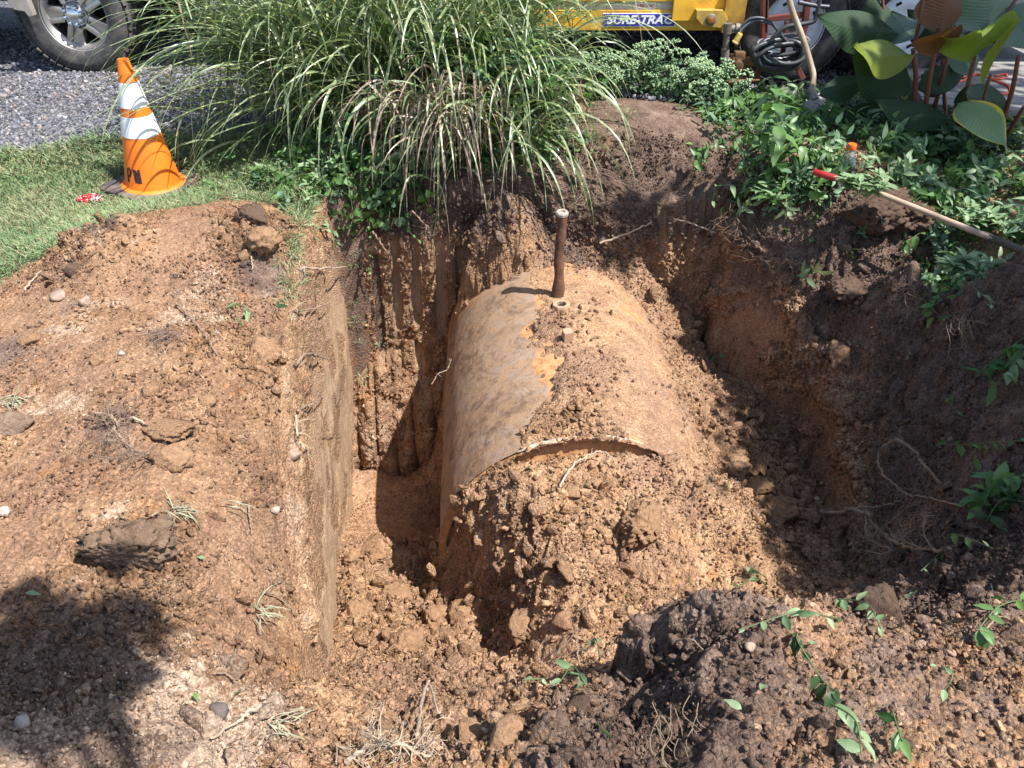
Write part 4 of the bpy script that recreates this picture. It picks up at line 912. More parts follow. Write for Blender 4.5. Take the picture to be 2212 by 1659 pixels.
for xx in ((-2.3, -1.2), (-2.95, -2.35)):
    b = MB(); b.prism([(xx[0], 1.16), (xx[1], 1.16), (xx[1] - .12, 1.62), (xx[0] + (.35 if xx[0] < -2.5 else 0), 1.62)], .022, .030, RX); link("window", b.mesh("window", simple("tinted_glass", (.02, .025, .03), .08, var=.05, spec=.8)), tr)
b = MB(); b.box((-1.75, -.04, .50), (2.35, .16, .04)); link("running_board", b.mesh("running_board", simple("board_plastic", (.03, .03, .03), .6), bevel=.01), tr)
b = MB(); b.box((1.28, .85, .56), (.16, 1.7, .17)); link("rear_bumper", b.mesh("rear_bumper", CHR, bevel=.02), tr)
pbk = atY(45, 15, 5.30) - tr.location
b = MB(); b.prism([(-.10, .16), (.06, .16), (.075, -.045), (.045, -.05), (.03, -.02), (-.03, -.01)], -.02, .03, Matrix.Translation(pbk) @ RX); link("sill_bracket", b.mesh("sill_bracket", simple("dusty_steel", (.36, .33, .29), .6, metal=.3, var=.2), bevel=.003), tr)
b = MB(); pq = [atY(552, -5, 5.3) - tr.location, atY(576, 24, 5.3) - tr.location]; b.tube(pq, .010, 6); pq = [atY(576, 8, 5.3) - tr.location, atY(640, 8, 5.35) - tr.location]; b.tube(pq, .010, 6); link("tailpipe_hanger", b.mesh("tailpipe_hanger", GALV), tr)
# ------------------------------------------------------------------ yellow trailer
YT = 5.10
tl_ = thing("utility_trailer", "yellow steel trailer with rusty edges parked behind the flowering plants", "trailer", (0, 0, 0))
def xz(px, py, Y=YT): v = atY(px, py, Y); return (v.x, v.z)
x0, zb = xz(1150, 62); x1, _ = xz(1601, 70); zt_ = xz(1400, 22)[1]; zb = xz(1400, 66)[1]; zt2 = xz(1400, 3)[1]; zt3 = xz(1400, -14)[1]
b = MB(); b.box(((x0 + x1) / 2, YT + .03, (zb + zt_) / 2), (x1 - x0, .06, zt_ - zb)); link("frame_rail", b.mesh("frame_rail", YEL, bevel=.004), tl_)
b = MB(); b.box(((x0 + x1) / 2 - .07, YT + .05, (zt_ + zt2) / 2), (x1 - x0 - .14, .05, zt2 - zt_)); link("side_plate", b.mesh("side_plate", simple("greyed_yellow", (.62, .60, .54), .5, var=.12, scale=6, dirt=(.5, .3, .08), dirtamt=.4)), tl_)
b = MB(); b.box(((x0 + x1) / 2 - .05, YT + .03, (zt2 + zt3) / 2 + .02), (x1 - x0 - .10, .07, zt3 - zt2 + .04)); link("upper_rail", b.mesh("upper_rail", YEL, bevel=.004), tl_)
b = MB(); b.box((1.7, YT + 1.0, zb + .04), (3.6, 1.7, .06)); b.box((0, YT + .9, zb), (.9, .08, .08)); link("trailer_bed", b.mesh("trailer_bed", BLK), tl_)
b = MB(); b.tube([(x0 + .1, YT + .1, zb + .04), (-1.35, YT + .95, zb - .02)], .04, 4); b.tube([(x0 + .1, YT + 1.7, zb + .04), (-1.35, YT + .95, zb - .02)], .04, 4); link("tongue", b.mesh("tongue", YEL), tl_)
def quad(px0, py0, px1, py1, Y): a = xz(px0, py0, Y); c = xz(px1, py1, Y); return a, c
# fender with folded plate and hexagonal lamp bracket
b = MB(); (ax, az), (cx_, cz) = quad(1459, -30, 1600, 45, YT - .03); b.box(((ax + cx_) / 2, YT - .02, (az + cz) / 2), (cx_ - ax, .03, az - cz)); link("fender_plate", b.mesh("fender_plate", YEL, bevel=.003), tl_)
b = MB(); hx = [xz(p_, q_, YT - .08) for p_, q_ in ((1505, 22), (1562, 22), (1573, 42), (1556, 60), (1518, 56), (1504, 40))]; b.add([(u, YT - .085, v) for u, v in hx] + [(u * 1.0, YT + .0, v) for u, v in hx], [tuple(range(6))] + [(i, (i + 1) % 6, 6 + (i + 1) % 6, 6 + i) for i in range(6)]); link("lamp_bracket", b.mesh("lamp_bracket", simple("worn_yellow", (.62, .40, .08), .5, var=.25, scale=12, dirt=(.16, .08, .04), dirtamt=.75), bevel=.002), tl_)
lc = atY(1536, 43, YT - .09); b = MB(); b.lathe([(.001, .012), (.017, .010), (.020, 0)], 20, Matrix.Translation(lc) @ RX); lampo = link("marker_lamp", b.mesh("marker_lamp", simple("amber_lens", (.40, .13, .03), .3, var=.2, dirt=(.12, .08, .05), dirtamt=.5), smooth=True), tl_)
b = MB(); b.lathe([(.020, .004), (.030, .002), (.032, 0), (.030, -.008)], 20, Matrix.Translation(lc) @ RX); link("lamp_ring", b.mesh("lamp_ring", GALV, smooth=True), lampo)
b = MB(); (ax, az), (cx_, cz) = quad(1572, -30, 1602, 70, YT - .05); b.box(((ax + cx_) / 2, YT - .055, (az + cz) / 2), (cx_ - ax, .02, az - cz)); link("fender_end", b.mesh("fender_end", simple("rusty_yellow", (.55, .33, .05), .6, var=.3, scale=9, dirt=(.13, .05, .02), dirtamt=.9), bevel=.002), tl_)
# long fender over both wheels, above the picture
b = MB(); b.box((2.35, YT + .06, .985), (1.75, .24, .02)); b.box((2.35, YT - .05, .955), (1.75, .02, .08)); link("fender_top", b.mesh("fender_top", YEL, bevel=.003), tl_)
# lettering
def text_on(txt, size, loc, mat, parent, ext=.0008, shear=.25, bold=.0, sx=1.0):
    cu = bpy.data.curves.new("lettering", 'FONT'); cu.body = txt; cu.size = size; cu.extrude = ext; cu.shear = shear; cu.offset = bold; cu.align_x = 'CENTER'; cu.align_y = 'CENTER'; cu.resolution_u = 3
    t = bpy.data.objects.new("tmp", cu); dg = bpy.context.evaluated_depsgraph_get(); me = bpy.data.meshes.new_from_object(t.evaluated_get(dg)) if False else None
    COL.objects.link(t); bpy.context.view_layer.update(); dg = bpy.context.evaluated_depsgraph_get(); me = bpy.data.meshes.new_from_object(t.evaluated_get(dg)); bpy.data.objects.remove(t)
    me.materials.clear(); me.materials.append(mat); o = link("lettering", me, parent); o.location = loc; o.rotation_euler = (math.radians(90), 0, 0); o.scale = (sx, 1, 1); return o
BLU = simple("blue_decal", (.045, .035, .32), .35, var=.1, spec=.5); WDE = simple("white_decal", (.82, .82, .84), .4, var=.05); RDE = simple("red_print", (.45, .03, .04), .5, var=.1)
(ax, az), (cx_, cz) = quad(1303, 28.5, 1458, 58, YT - .004); cxm = (ax + cx_) / 2; czm = (az + cz) / 2; dw = cx_ - ax; dh = az - cz
b = MB(); b.box((cxm, YT - .0015, czm), (dw, .003, dh)); dcl = link("decal_border", b.mesh("decal_border", WDE, bevel=.002), tl_)
b = MB(); b.box((cxm, YT - .0035, czm), (dw - .008, .003, dh - .008)); link("decal", b.mesh("decal", BLU, bevel=.002), dcl)
tx = text_on("SURE-TRAC", dh * .86, (cxm, YT - .0062, czm), WDE, dcl, bold=.0022, sx=1); tx.scale = (dw * .92 / max(.01, tx.dimensions.x), 1, 1)
for pxa, pxb in ((1370, 1416), (1463, 1502)):
    (ax, az), (cx_, cz) = quad(pxa, 5, pxb, 22, YT + .02); b = MB(); b.box(((ax + cx_) / 2, YT + .0235 - .0, (az + cz) / 2), (cx_ - ax, .003, az - cz)); dd = link("small_plate", b.mesh("small_plate", WDE), tl_)
    tt_ = text_on("SURE-TRAC", .022, ((ax + cx_) / 2, YT + .0212, (az + cz) / 2 + .001), RDE, dd, bold=.0005); tt_.scale = ((cx_ - ax) * .85 / max(.01, tt_.dimensions.x), 1, 1)
c1 = atY(1714, 52, 5.18); c2 = atY(1955, 55, 5.18)
for c in (c1, c2):
    e = wheel("t", .335, .187, .20, 'steel', tl_); e.location = (c.x, 5.26, GZ + .33)
for cxx in (c1.x, c2.x):
    e = wheel("t", .335, .187, .20, 'steel', tl_); e.location = (cxx, 6.95, GZ + .33); e.rotation_euler = (0, 0, math.pi)
# ------------------------------------------------------------------ red iron stand with hoses, pump, shovel
YS = 4.93
def pt(px, py, Y=YS): return atY(px, py, Y)
st = thing("iron_stand", "red painted iron stand in front of the trailer wheel with hoses hung on it", "stand", pt(1690, 170))
def bar(b, p, q, wv, dv):
    """flat bar between two points, wv wide in x and dv deep"""
    d = (q - p).normalized(); s_ = Vector((0, 1, 0)); a = d.cross(s_).normalized()
    V = [p_ + a * (i * wv / 2) + s_ * (j * dv / 2) for p_ in (p, q) for i in (-1, 1) for j in (-1, 1)]
    b.add(V, [(0, 1, 3, 2), (4, 6, 7, 5), (0, 4, 5, 1), (2, 3, 7, 6), (0, 2, 6, 4), (1, 5, 7, 3)])
o_ = st.location
for i, (p_, q_, w_) in enumerate([((1652, -40), (1648, 150), .034), ((1656, -40), (1654, 70), .022), ((1748, -40), (1738, 60), .034), ((1738, 60), (1712, 130), .03)]):
    b = MB(); bar(b, pt(*p_) - o_, pt(*q_) - o_, w_, .04); link("upright", b.mesh("upright", REDI, bevel=.004), st)
for i, (p_, q_, w_) in enumerate([((1656, 41), (1742, 31), .030), ((1656, 100), (1716, 96), .022)]):
    b = MB(); bar(b, pt(*p_, YS + .004) - o_, pt(*q_, YS + .004) - o_, w_, .03); link("cross_bar", b.mesh("cross_bar", REDI, bevel=.004), st)
b = MB(); bar(b, pt(1700, 45) - o_, pt(1690, 120) - o_, .022, .03); link("brace", b.mesh("brace", REDI, bevel=.003), st)
for (fx, fy) in ((1630, 178), (1735, 170)):
    b = MB(); bar(b, pt(1648 if fx < 1700 else 1712, 128) - o_, pt(fx, fy, YS - .02) - o_, .03, .03); link("foot", b.mesh("foot", REDI, bevel=.003), st)
hs = thing("hose_coil", "coil of black rubber hoses hanging on the red iron stand", "hose", pt(1695, 100, YS - .05)); o_ = hs.location; rs = random.Random(4)
for k in range(8):
    cx_, cy_ = 1692 + rs.uniform(-8, 8), 96 + rs.uniform(-6, 10) + k * 1.5; rx = rs.uniform(44, 66); ry = rs.uniform(24, 44); ph = rs.uniform(0, 6); tilt = rs.uniform(-.3, .25)
    pts = []
    for a in np.linspace(0, 2 * math.pi, 34):
        u = rx * math.cos(a); v = ry * math.sin(a) * (1.0 if math.sin(a) > 0 else .55)
        pts.append(pt(cx_ + u * math.cos(tilt) - v * math.sin(tilt), cy_ + v * math.cos(tilt) + u * math.sin(tilt), YS - .05 - .045 * math.sin(a * 1.0 + ph) - .012 * k * .5) - o_)
    b = MB(); b.tube(pts, rs.choice([.009, .011, .013, .015]), 9, False); link("hose_loop", b.mesh("hose_loop", HOSE, smooth=True, angle=80), hs)
for pl_, r_ in (([(1770, 0), (1762, 40), (1745, 50), (1690, 62), (1650, 110)], .013), ([(1600, 60), (1622, 40), (1660, 45), (1700, 90), (1740, 118)], .008), ([(1622, 100), (1628, 125), (1650, 150), (1700, 150)], .014), ([(1790, 15), (1760, 12), (1725, 5)], .012)):
    b = MB(); b.tube([p_ - o_ for p_ in smooth_path([pt(u, v, YS - .09) for u, v in pl_], 6)], r_, 9, False); link("hose_loop", b.mesh("hose_loop", HOSE, smooth=True, angle=80), hs)
pm = thing("pump", "old brass and iron pump with a vertical pipe on a small steel plate", "pump", pt(1590, 165, 4.88)); o_ = pm.location
b = MB(); b.tube([pt(1572, 56, 4.88) - o_, pt(1566, 118, 4.88) - o_], .018, 14); link("riser", b.mesh("riser", GALV, smooth=True), pm)
for (p_, q_, r_) in (((1573, 50), (1571, 72), .026), ((1567, 104), (1566, 122), .024), ((1571, 62), (1608, 60), .020), ((1588, 61), (1596, 61), .028)):
    b = MB(); b.tube([pt(*p_, 4.88) - o_, pt(*q_, 4.88) - o_], r_, 14); link("pipe_fitting", b.mesh("pipe_fitting", GALV, smooth=True, angle=50), pm)
b = MB(); b.tube([p_ - o_ for p_ in smooth_path([pt(1566, 118, 4.88), pt(1567, 130, 4.88), pt(1577, 133, 4.88), pt(1590, 131, 4.88)], 5)], .024, 14); link("elbow", b.mesh("elbow", GALV, smooth=True, angle=60), pm)
b = MB(); M = Matrix.Translation(pt(1593, 133, 4.88) - o_)
b.box((0, 0, 0), (.085, .09, .07), M); b.box((0, -.02, .045), (.06, .05, .035), M); b.tube([M @ Vector((-.01, -.1, 0)), M @ Vector((-.01, .02, 0))], .024, 12); b.tube([M @ Vector((.02, 0, 0)), M @ Vector((.10, 0, .0))], .030, 12); b.tube([M @ Vector((0, 0, -.03)), M @ Vector((0, 0, -.10))], .030, 10)
link("pump_body", b.mesh("pump_body", BRS, bevel=.005, smooth=True), pm)
for k in range(6):
    b = MB(); M2 = M @ Matrix.Translation((.045 * math.cos(k * 1.05), -.05 - .005 * (k % 2), .035 * math.sin(k * 1.05))); b.lathe([(.0005, .012), (.007, .012), (.008, 0)], 6, M2 @ RX); link("bolt", b.mesh("pump_bolt", BRS), pm)
b = MB(); M = Matrix.Translation(pt(1594, 168, 4.86) - o_); b.box((0, 0, 0), (.20, .16, .008), M @ Matrix.Rotation(.25, 4, 'Z')); b.box((0, .0, -.02), (.17, .01, .035), M @ Matrix.Rotation(.25, 4, 'Z')); link("base_plate", b.mesh("pump_plate", BRS, bevel=.002), pm)
b = MB(); b.box((-.06, 0, -.05), (.02, .02, .09), M); b.box((.06, 0, -.05), (.02, .02, .09), M); link("leg_bracket", b.mesh("leg_bracket", BLK), pm)
pg = thing("power_plug", "yellow and brass three pin plug on a cord in front of the pump", "plug", pt(1593, 83, 4.80)); o_ = pg.location
YP = simple("yellow_plug", (.60, .42, .10), .6, var=.25, scale=30, dirt=(.15, .1, .05), dirtamt=.5)
Mp = Matrix.Rotation(.45, 4, 'Y')
b = MB(); b.lathe([(.001, .032), (.012, .032), (.016, .024), (.017, -.018), (.020, -.02), (.020, -.028), (.001, -.028)], 14, Mp); link("plug_body", b.mesh("plug_body", YP, bevel=.001), pg)
for k in (-1, 1): b = MB(); b.box((k * .006, 0, -.036), (.002, .006, .018), Mp); link("pin", b.mesh("plug_pin", BRS), pg)
b = MB(); b.tube([p_ - o_ for p_ in smooth_path([o_ + Mp @ Vector((0, 0, .03)), pt(1600, 66, 4.82), pt(1618, 50, 4.84), pt(1640, 44, 4.84), pt(1665, 52, 4.83)], 5)], .006, 8); link("cord", b.mesh("plug_cord", simple("blue_black_cord", (.05, .07, .10), .5), smooth=True), pg)
sh = thing("shovel", "shovel with a bent worn wooden handle and a muddy steel blade leaning on the stand", "shovel", pt(1790, 250, 4.55)); o_ = sh.location
hp = smooth_path([atY(1700, -20, 4.80), atY(1712, 25, 4.78), atY(1733, 80, 4.75), atY(1750, 135, 4.70), atY(1757, 165, 4.66), atY(1753, 196, 4.62)], 6)
b = MB(); b.tube([p_ - o_ for p_ in hp], .0165, 12); link("handle", b.mesh("shovel_handle", WOODH, smooth=True), sh)
STL = simple("muddy_steel", (.36, .33, .30), .5, metal=.3, var=.3, scale=10, dirt=(.30, .20, .13), dirtamt=.75, bump=.003)
b = MB(); b.tube([atY(1753, 190, 4.63) - o_, atY(1760, 214, 4.60) - o_], [.019, .026], 12); link("socket", b.mesh("shovel_socket", STL, smooth=True), sh)
A = atY(1758, 208, 4.60) - o_; B = atY(1795, 262, 4.50) - o_; d = (B - A); wv = d.cross(Vector((.15, -1, .2))).normalized(); nv = wv.cross(d).normalized(); V = []; nn = 12; mm = 9
for i in range(nn):
    t = i / (nn - 1); wh = .085 * (1 if t < .6 else math.sqrt(max(0, 1 - ((t - .6) / .42) ** 2)))
    for j in range(mm):
        s_ = j / (mm - 1) * 2 - 1; V.append(A + d * t + wv * s_ * wh + nv * (-.02 * s_ * s_ + .012 * math.sin(3 * t)))
F = [(i * mm + j, i * mm + j + 1, (i + 1) * mm + j + 1, (i + 1) * mm + j) for i in range(nn - 1) for j in range(mm - 1)]
V2 = [v - nv * .004 for v in V]; b = MB(); b.add(V, F); b.add(V2, [f[::-1] for f in F]); link("blade", b.mesh("shovel_blade", STL, smooth=True), sh)
# long handled tool lying on the weeds
rk = thing("long_handle", "long wooden tool handle with a red painted end lying across the weeds on the right", "tool handle", at(1760, 372, .20)); o_ = rk.location
hA = at(1757, 371, .22); hB = at(1850, 398, .20); hC = at(2030, 470, .15); hD = at(2260, 562, .12)
b = MB(); b.tube([hB.lerp(hC, -.0) - o_, hB.lerp(hC, .5) - o_, hC - o_, hD - o_], .0128, 12); link("shaft", b.mesh("tool_shaft", WOODH, smooth=True), rk)
REDG = simple("red_paint", (.36, .015, .02), .45, var=.2, dirt=(.2, .1, .06), dirtamt=.3)
b = MB(); m_ = hA.lerp(hB, .52); b.tube([hA - o_, hA.lerp(m_, .04) - o_, m_ - o_], [.012, .0155, .015], 12); link("red_end", b.mesh("red_end", REDG, smooth=True, angle=50), rk)
b = MB(); b.tube([m_ - o_, hB - o_], .0130, 12); link("shaft", b.mesh("tool_shaft_end", simple("bare_wood_grey", (.26, .20, .15), .8), smooth=True), rk)
b = MB(); b.tube([at(2125, 508, .135) - o_, at(2262, 563, .122) - o_], .0165, 12); link("black_sleeve", b.mesh("black_sleeve", simple("dirty_sleeve", (.07, .055, .045), .8, dirt=(.25, .18, .12), dirtamt=.6), smooth=True), rk)
# bottle
bt = thing("plastic_bottle", "clear plastic bottle with an orange cap standing in the weeds behind the red handle end", "bottle", at(1819, 400, .10))
GL = NT("clear_plastic"); GL.col((.80, .88, .92)).set(Roughness=.06, Transmission_Weight=.9, IOR=1.3, Specular_IOR_Level=.5)
b = MB(); b.lathe([(.001, .0), (.036, .0), (.038, .01), (.037, .10), (.0385, .105), (.034, .14), (.022, .175), (.0165, .185), (.0165, .195)], 28); link("bottle_body", b.mesh("bottle_body", GL.m, smooth=True), bt)
b = MB(); b.lathe([(.0200, .186), (.0215, .190), (.0215, .212), (.0195, .216), (.001, .216)], 28); link("cap", b.mesh("bottle_cap", simple("orange_plastic", (.70, .13, .02), .4, var=.05), smooth=True, angle=40), bt)
b = MB(); b.lathe([(.001, .004), (.034, .004), (.034, .045), (.001, .045)], 20); link("water", b.mesh("bottle_water", simple("amber_drink", (.55, .62, .62), .1, var=.02, trans=.8)), bt)
bt.scale = (1.0, 1.0, .95)
# ------------------------------------------------------------------ traffic cone
cb_ = at(334, 401, .0); cone = thing("traffic_cone", "orange traffic cone with two white reflective bands marked P W on the lawn", "cone", (cb_.x, cb_.y, ground_at(cb_.x, cb_.y) - .0)); cone.rotation_euler = (math.radians(.5), math.radians(2.6), math.radians(-28)); cone.scale = (1.0, 1.0, .89)
cm = NT("cone_orange"); nn1 = cm.noise(7, 6, .7, dist=.4); cc = cm.ramp(cm.noise(3, 3), [(.3, (.80, .155, .012)), (.7, (.88, .22, .02))]); cc = cm.mix(cm.math('MULTIPLY', cm.ramp(nn1, [(.60, 0), (.72, 1)]), .55), cc, (.42, .07, .02)); cc = cm.mix(cm.math('MULTIPLY', cm.ramp(cm.noise(3.2, 7, .75, vec=cm.mapping((3, 3, .8))), [(.64, 0), (.70, 1)]), .5), cc, (.16, .05, .03)); cm.col(cc).set(Roughness=.5, Specular_IOR_Level=.4)
CH = .71
def rc(z): return .026 + (.140 - .026) * (1 - z / CH) ** 1.0
b = MB(); pr = [(rc(z), z) for z in np.linspace(.03, CH, 26)]; pr += [(.021, CH), (.018, CH - .02), (.03, CH - .2)]
b.lathe([(.158, .022), (.152, .030)] + pr, 48); link("cone_body", b.mesh("cone_body", cm.m, smooth=True, angle=60), cone)
for z0, z1 in ((.315, .425), (.470, .60)):
    b = MB(); b.lathe([(rc(z) + .0022, z) for z in np.linspace(z0, z1, 8)], 48); link("reflective_band", b.mesh("reflective_band", simple("reflective_white", (.80, .81, .84), .4, var=.05, scale=4, dirt=(.45, .42, .40), dirtamt=.25, bump=.001), smooth=True), cone)
b = MB(); hb = .198; c4 = []
for q in range(4):
    a0 = q * math.pi / 2 + math.pi / 4
    for k in range(5):
        a = q * math.pi / 2 + k * math.pi / 8; c4.append((math.copysign(1, math.cos(a0)) * (hb - .045) + .045 * math.cos(a), math.copysign(1, math.sin(a0)) * (hb - .045) + .045 * math.sin(a)))
b.prism(c4, -.012, .022); link("rubber_base", b.mesh("cone_base", simple("base_rubber", (.055, .05, .052), .85, var=.3, scale=10, dirt=(.30, .21, .15), dirtamt=.9, bump=.003), bevel=.006, smooth=True), cone)
# hand painted letters, wrapped on the cone as short strokes
INK = simple("black_marker", (.05, .02, .018), .8, var=.4, scale=60)
def stroke(b, pts, wdt=.0065):
    V = []; F = []
    for i, (a, z) in enumerate(pts):
        r = rc(z) + .0012; V_ = []
        p0 = pts[max(i - 1, 0)]; p1 = pts[min(i + 1, len(pts) - 1)]; t = Vector(((p1[0] - p0[0]) * r, p1[1] - p0[1])).normalized(); nn_ = Vector((-t.y, t.x)) * wdt
        for s_ in (-1, 1): aa = a + s_ * nn_.x / r; zz = z + s_ * nn_.y; r2 = rc(zz) + .0012; V.append(Vector((r2 * math.cos(aa), r2 * math.sin(aa), zz)))
    b.add(V, [(2 * i, 2 * i + 1, 2 * i + 3, 2 * i + 2) for i in range(len(pts) - 1)])
def A_(dx): return math.radians(-90 + 28) + dx           # towards the camera, turned to its left
c0 = -.30
ltrs = {'P': [[(-.62, .145), (-.62, .07)], [(-.62, .145), (-.50, .150), (-.43, .132), (-.49, .108), (-.60, .104)]], 'W': [[(-.27, .150), (-.23, .112), (-.20, .075)], [(-.20, .145), (-.12, .112), (-.10, .072)], [(-.04, .150), (-.03, .11), (-.02, .074)], [(-.22, .12), (-.10, .126), (-.03, .115)]]}
for k, sl in ltrs.items():
    b = MB()
    for s_ in sl: stroke(b, [(A_(x_ + .02 - .05), z_) for x_, z_ in s_])
    link("letter", b.mesh("letter_" + k, INK), cone)
# crushed red wrapper
rw = hit(366, 808) if False else hit(200, 440); rs = random.Random(3)
V, F = ico(3); V = V * (1 + .5 * perlin(V, 1.6, 5) + .25 * np.sign(perlin(V, 3, 9)))[:, None] * np.array([.05, .033, .018])
wm = NT("red_foil"); q_ = wm.noise(55, 2, .5); wm.col(wm.ramp(q_, [(.42, (.55, .02, .03)), (.5, (.60, .03, .04)), (.56, (.75, .7, .7)), (.62, (.10, .10, .12))], 'CONSTANT')).set(Roughness=.3, Metallic=.2)
o = link("crushed_can", mesh_np("wrapper", V, F, wm.m, False)); o.location = rw + Vector((0, 0, .022)); o.rotation_euler = (0, 0, .25); tagd(o, "crushed red and silver wrapper lying on the grass in front of the cone", "wrapper"); o.name = "crumpled_wrapper"
# ------------------------------------------------------------------ wooden deck with orange cord
dk = thing("wooden_deck", "weathered grey wooden deck boards behind the broad leaved plants", "deck", (2.2, 4.4, .12)); DZ = .26 - .12
WG = [simple("grey_board%d" % i, c, .85, var=.25, scale=7, dirt=(.12, .11, .10), dirtamt=.5, bump=.002) for i, c in enumerate([(.22, .205, .19), (.26, .245, .22), (.18, .17, .155)])]
bd = MB(); bd.box((0, 0, 0), (2.9, .135, .035)); bmes = [bd.mesh("board", WG[i], bevel=.004) for i in range(3)]
ang = math.radians(-14)
for k in range(15):
    o = link("board", bmes[k % 3], dk); s_ = k * .143 - .25
    o.location = (1.55 + math.sin(-ang) * s_ , .0 + math.cos(ang) * s_, DZ + random.uniform(-.002, .002)); o.rotation_euler = (0, 0, ang)
b = MB(); b.box((1.55, .8, DZ - .07), (2.5, 1.9, .1), Matrix.Rotation(ang, 4, 'Z')); link("joist_frame", b.mesh("joist_frame", WG[2]), dk)
cdm = simple("orange_cord", (.72, .12, .05), .5, var=.1)
def on_deck(px, py): return at(px, py, .12 + DZ + .025)
cz_ = thing("extension_cord", "orange extension cord looped over the grey deck boards", "cord", on_deck(2050, 160)); o_ = cz_.location
for L in ([(1962, 143), (1985, 140), (2005, 138), (2030, 144), (2052, 150), (2060, 146), (2058, 140), (2072, 138), (2085, 141)], [(2060, 146), (2064, 152), (2085, 156), (2110, 160), (2130, 166), (2150, 170), (2172, 168), (2172, 160), (2150, 164)], [(2040, 174), (2060, 178), (2085, 172), (2080, 168), (2060, 170), (2110, 160)], [(2140, 170), (2155, 176), (2175, 184), (2182, 192), (2178, 200), (2160, 203), (2130, 190), (2100, 182)]):
    b = MB(); b.tube([p_ - o_ for p_ in smooth_path([on_deck(*q) for q in L], 6)], .0065, 8); link("cord_length", b.mesh("cord_length", cdm, smooth=True), cz_)
o2 = hit(1835, 208, .02); b = MB(); b.tube([p_ - o2 for p_ in smooth_path([hit(1822, 212, .012), hit(1832, 205, .02), hit(1850, 200, .03), hit(1852, 196, .06), hit(1855, 185, .05), hit(1862, 172, .02)], 6)], .0065, 8); o = link("cord_end", b.mesh("cord_end", cdm, smooth=True)); o.location = o2; tagd(o, "loose end of orange cord on the ground beside the trailer wheel", "cord")
# ================================================================== plants
def leaf_mat(name, c1, c2, rough=.45, trans=.35, vein=True, band=False, edge=None, spec=.45):
    m = NT(name); u = m.attr("u"); v = m.attr("v"); r = m.attr("rnd")
    n = m.noise(9, 3, .6)
    c = m.mix(m.ramp(m.math('ADD', m.math('MULTIPLY', r, .7), m.math('MULTIPLY', n, .35)), [(.25, 0), (.8, 1)]), c1, c2)
    if band:      # cream cross bands of the striped grass, spaced along each blade
        w_ = m.n("ShaderNodeMath", operation='FRACT'); m.l(m.math('ADD', m.math('MULTIPLY', u, 9.0), m.math('MULTIPLY', r, 13.0)), w_.inputs[0])
        f = m.ramp(w_.outputs[0], [(.0, 0), (.04, 1), (.13, 1), (.17, 0)]); c = m.mix(m.math('MULTIPLY', f, .8), c, (.50, .50, .22))
        av = m.math('ABSOLUTE', v); c = m.mix(m.ramp(av, [(.0, .55), (.14, 0)]), c, (.36, .42, .26))
        d = m.attr("dry"); f2 = m.ramp(m.math('ADD', d, m.math('MULTIPLY', m.math('SUBTRACT', m.noise(30, 4, .6), .5), .8)), [(.42, 0), (.6, 1)])
        c = m.mix(f2, c, m.ramp(m.noise(50, 3), [(.35, (.20, .14, .10)), (.6, (.46, .37, .29)), (.75, (.56, .50, .40))]))
        sp = m.ramp(m.noise(22, 5, .6), [(.66, 0), (.70, .7)]); c = m.mix(sp, c, (.22, .07, .05))
    if edge:
        av = m.math('ABSOLUTE', v); e = m.ramp(m.math('ADD', av, m.math('MULTIPLY', m.math('SUBTRACT', n, .5), .5)), [(.82, 0), (.97, 1)]); c = m.mix(e, c, edge)
    m.col(c).set(Roughness=rough, Specular_IOR_Level=spec)
    if vein:
        av = m.math('ABSOLUTE', v); w_ = m.n("ShaderNodeMath", operation='SINE'); m.l(m.math('MULTIPLY', m.math('SUBTRACT', u, m.math('MULTIPLY', av, .16)), 120.0 if vein == 'fine' else 50.0), w_.inputs[0])
        mr = m.ramp(av, [(0, 0), (.08, 1)]); m.bump(m.math('ADD', w_.outputs[0], m.math('MULTIPLY', mr, 2.0)), .0010, .5)
    tl = m.n("ShaderNodeBsdfTranslucent"); m.l(m.mix(1.0, c, (1.1, 1.25, .62), 'MULTIPLY'), tl.inputs[0]); mx = m.n("ShaderNodeMixShader"); mx.inputs[0].default_value = trans
    m.l(m.b.outputs[0], mx.inputs[1]); m.l(tl.outputs[0], mx.inputs[2]); m.l(mx.outputs[0], m.out.inputs[0])
    return m.m
def norm(a): return a / (np.linalg.norm(a, axis=-1, keepdims=True) + 1e-9)
